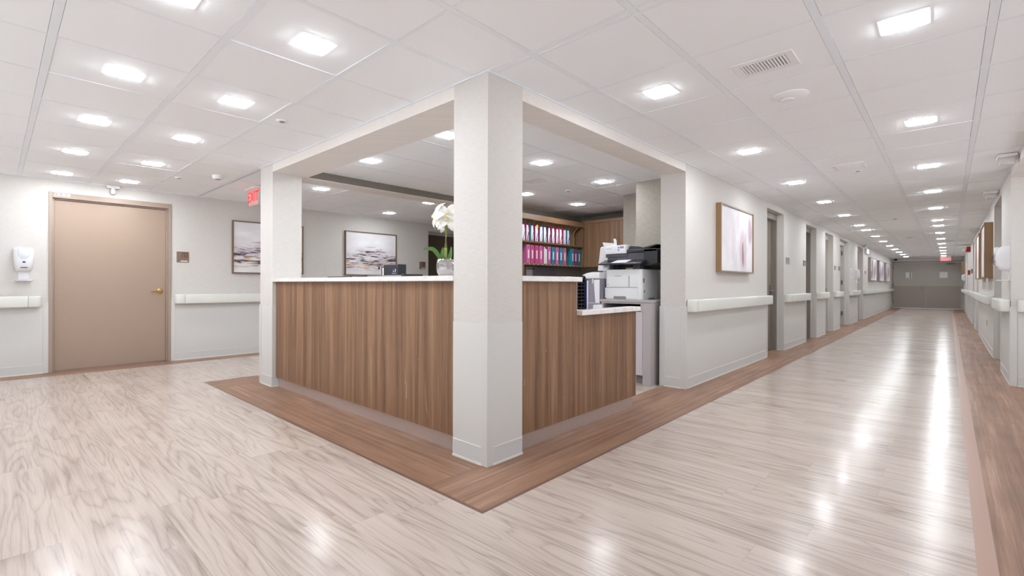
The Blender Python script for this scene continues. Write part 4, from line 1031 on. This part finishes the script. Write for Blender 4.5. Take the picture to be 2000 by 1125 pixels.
# ------------------------------------------------------------------ exit signs
s = thing('exit_sign', (.345, 4.74, H), 'red lit EXIT sign hanging from the ceiling left of the rear column', 'exit sign')
link('canopy', MB().box(.29, .40, 4.56, 4.92, H-.022, H-.0005), M['trimw'], s, bevel=.003)
link('panel', MB().box(.341, .349, 4.58, 4.90, H-.225, H-.022), M['exitp'], s)
text_mesh('lettering', 'EXIT', .19, M['exitred'], s, (.339, 4.74, H-.118), (R(90), 0, R(-90)), ext=.001)
s = thing('exit_sign', (25.9, -1.89, H), 'small red lit EXIT sign at the far end of the corridor', 'exit sign')
link('canopy', MB().box(25.85, 25.95, -2.08, -1.70, H-.03, H-.0005), M['trimw'], s)
link('panel', MB().box(25.896, 25.904, -2.07, -1.71, H-.20, H-.03), M['exitp'], s)
text_mesh('lettering', 'EXIT', .17, M['exitred'], s, (25.894, -1.89, H-.118), (R(90), 0, R(-90)), ext=.001)

# ------------------------------------------------------------------ ceiling devices
def vent(loc, lx, ly, n, label):
    x, y = loc; z = H+.001
    o = thing('ceiling_vent', (x, y, z), label, 'vent')
    fw_ = .04
    b_ = MB().box(x-lx/2, x+lx/2, y-ly/2, y-ly/2+fw_, z-.006, z).box(x-lx/2, x+lx/2, y+ly/2-fw_, y+ly/2, z-.006, z).box(x-lx/2, x-lx/2+fw_, y-ly/2+fw_, y+ly/2-fw_, z-.006, z).box(x+lx/2-fw_, x+lx/2, y-ly/2+fw_, y+ly/2-fw_, z-.006, z)
    link('grille_frame', b_, M['trimw'], o, bevel=.0015, seg=1)
    link('duct', MB().box(x-lx/2+fw_, x+lx/2-fw_, y-ly/2+fw_, y+ly/2-fw_, z-.0005, z), M['hole'], o)
    s_ = (ly-2*fw_)/n
    for k in range(n):
        yy = y-ly/2+fw_+s_*(k+.5)
        link('louver', MB().prism([(yy-.005, z-.0005), (yy-.003, z-.0005), (yy+.005, z-.007), (yy+.003, z-.007)], x-lx/2+fw_, x+lx/2-fw_, 'x'), M['trimw'], o)
    return o
vent((1.012, -1.226), .215, .31, 14, 'white louvred air vent in the corridor ceiling')
vent((2.47, 1.69), .20, .30, 8, 'small air vent in the nurse station ceiling')
s = thing('smoke_detector', (1.612, -1.225, H), 'large round white detector disc in the corridor ceiling', 'detector')
link('cover_plate', MB().lathe([(0, -.012), (.085, -.012), (.105, -.004), (.105, 0), (0, 0)], (1.612, -1.225, H+.001), 32), M['tile'], s, smooth=True)
link('sensor', MB().lathe([(0, -.020), (.036, -.020), (.038, -.012), (0, -.012)], (1.64, -1.20, H), 24), M['trimw'], s, smooth=True)
def disc(x, y, r_, h_, label, cat='detector', nm='smoke_detector'):
    o = thing(nm, (x, y, H), label, cat)
    link('body', MB().lathe([(0, -h_), (r_*.82, -h_), (r_, -h_*.45), (r_, .002), (0, .002)], (x, y, H), 28), M['trimw'], o, smooth=True)
    link('rim', MB().lathe([(0, -h_-.002), (r_*.45, -h_-.002), (r_*.45, -h_), (0, -h_)], (x, y, H), 20), M['signg'], o)
disc(-.203, 4.264, .062, .045, 'white smoke detector on the left hall ceiling by the exit sign')
disc(-.466, 1.79, .042, .008, 'flat sprinkler cover on the left hall ceiling', 'sprinkler', 'sprinkler_cover')
disc(-.48, 4.73, .042, .008, 'flat sprinkler cover on the left hall ceiling near door 152', 'sprinkler', 'sprinkler_cover')
disc(3.237, 1.747, .045, .014, 'small round sensor in the nurse station ceiling', 'sensor', 'ceiling_sensor')
disc(4.445, -1.262, .042, .01, 'flat sprinkler cover below the ceiling hatch', 'sprinkler', 'sprinkler_cover')
disc(9.6, -1.25, .042, .01, 'flat sprinkler cover midway along the corridor ceiling', 'sprinkler', 'sprinkler_cover')
disc(14.2, -1.25, .10, .02, 'round white detector far down the corridor ceiling')
s = thing('ceiling_hatch', (4.14, -1.225, H), 'flat white emergency light panel in the corridor ceiling', 'ceiling panel')
link('frame', MB().box(4.0, 4.29, -1.36, -1.09, H-.012, H+.001), M['trimw'], s, bevel=.003); link('cover', MB().box(4.03, 4.26, -1.33, -1.12, H-.016, H-.012), M['tile'], s, bevel=.002)
s = thing('security_camera', (27.1, -.12, H), 'small dark dome camera over the end doors', 'camera')
link('mount', MB().lathe([(0, -.03), (.08, -.03), (.08, 0), (0, 0)], (27.1, -.14, H), 20), M['steelD'], s); link('dome', MB().lathe([(0, -.09), (.04, -.08), (.065, -.05), (.07, -.03), (0, -.03)], (27.1, -.14, H), 20), M['black'], s, smooth=True)

for o in list(bpy.data.objects):
    if '_w' in o: del o['_w']
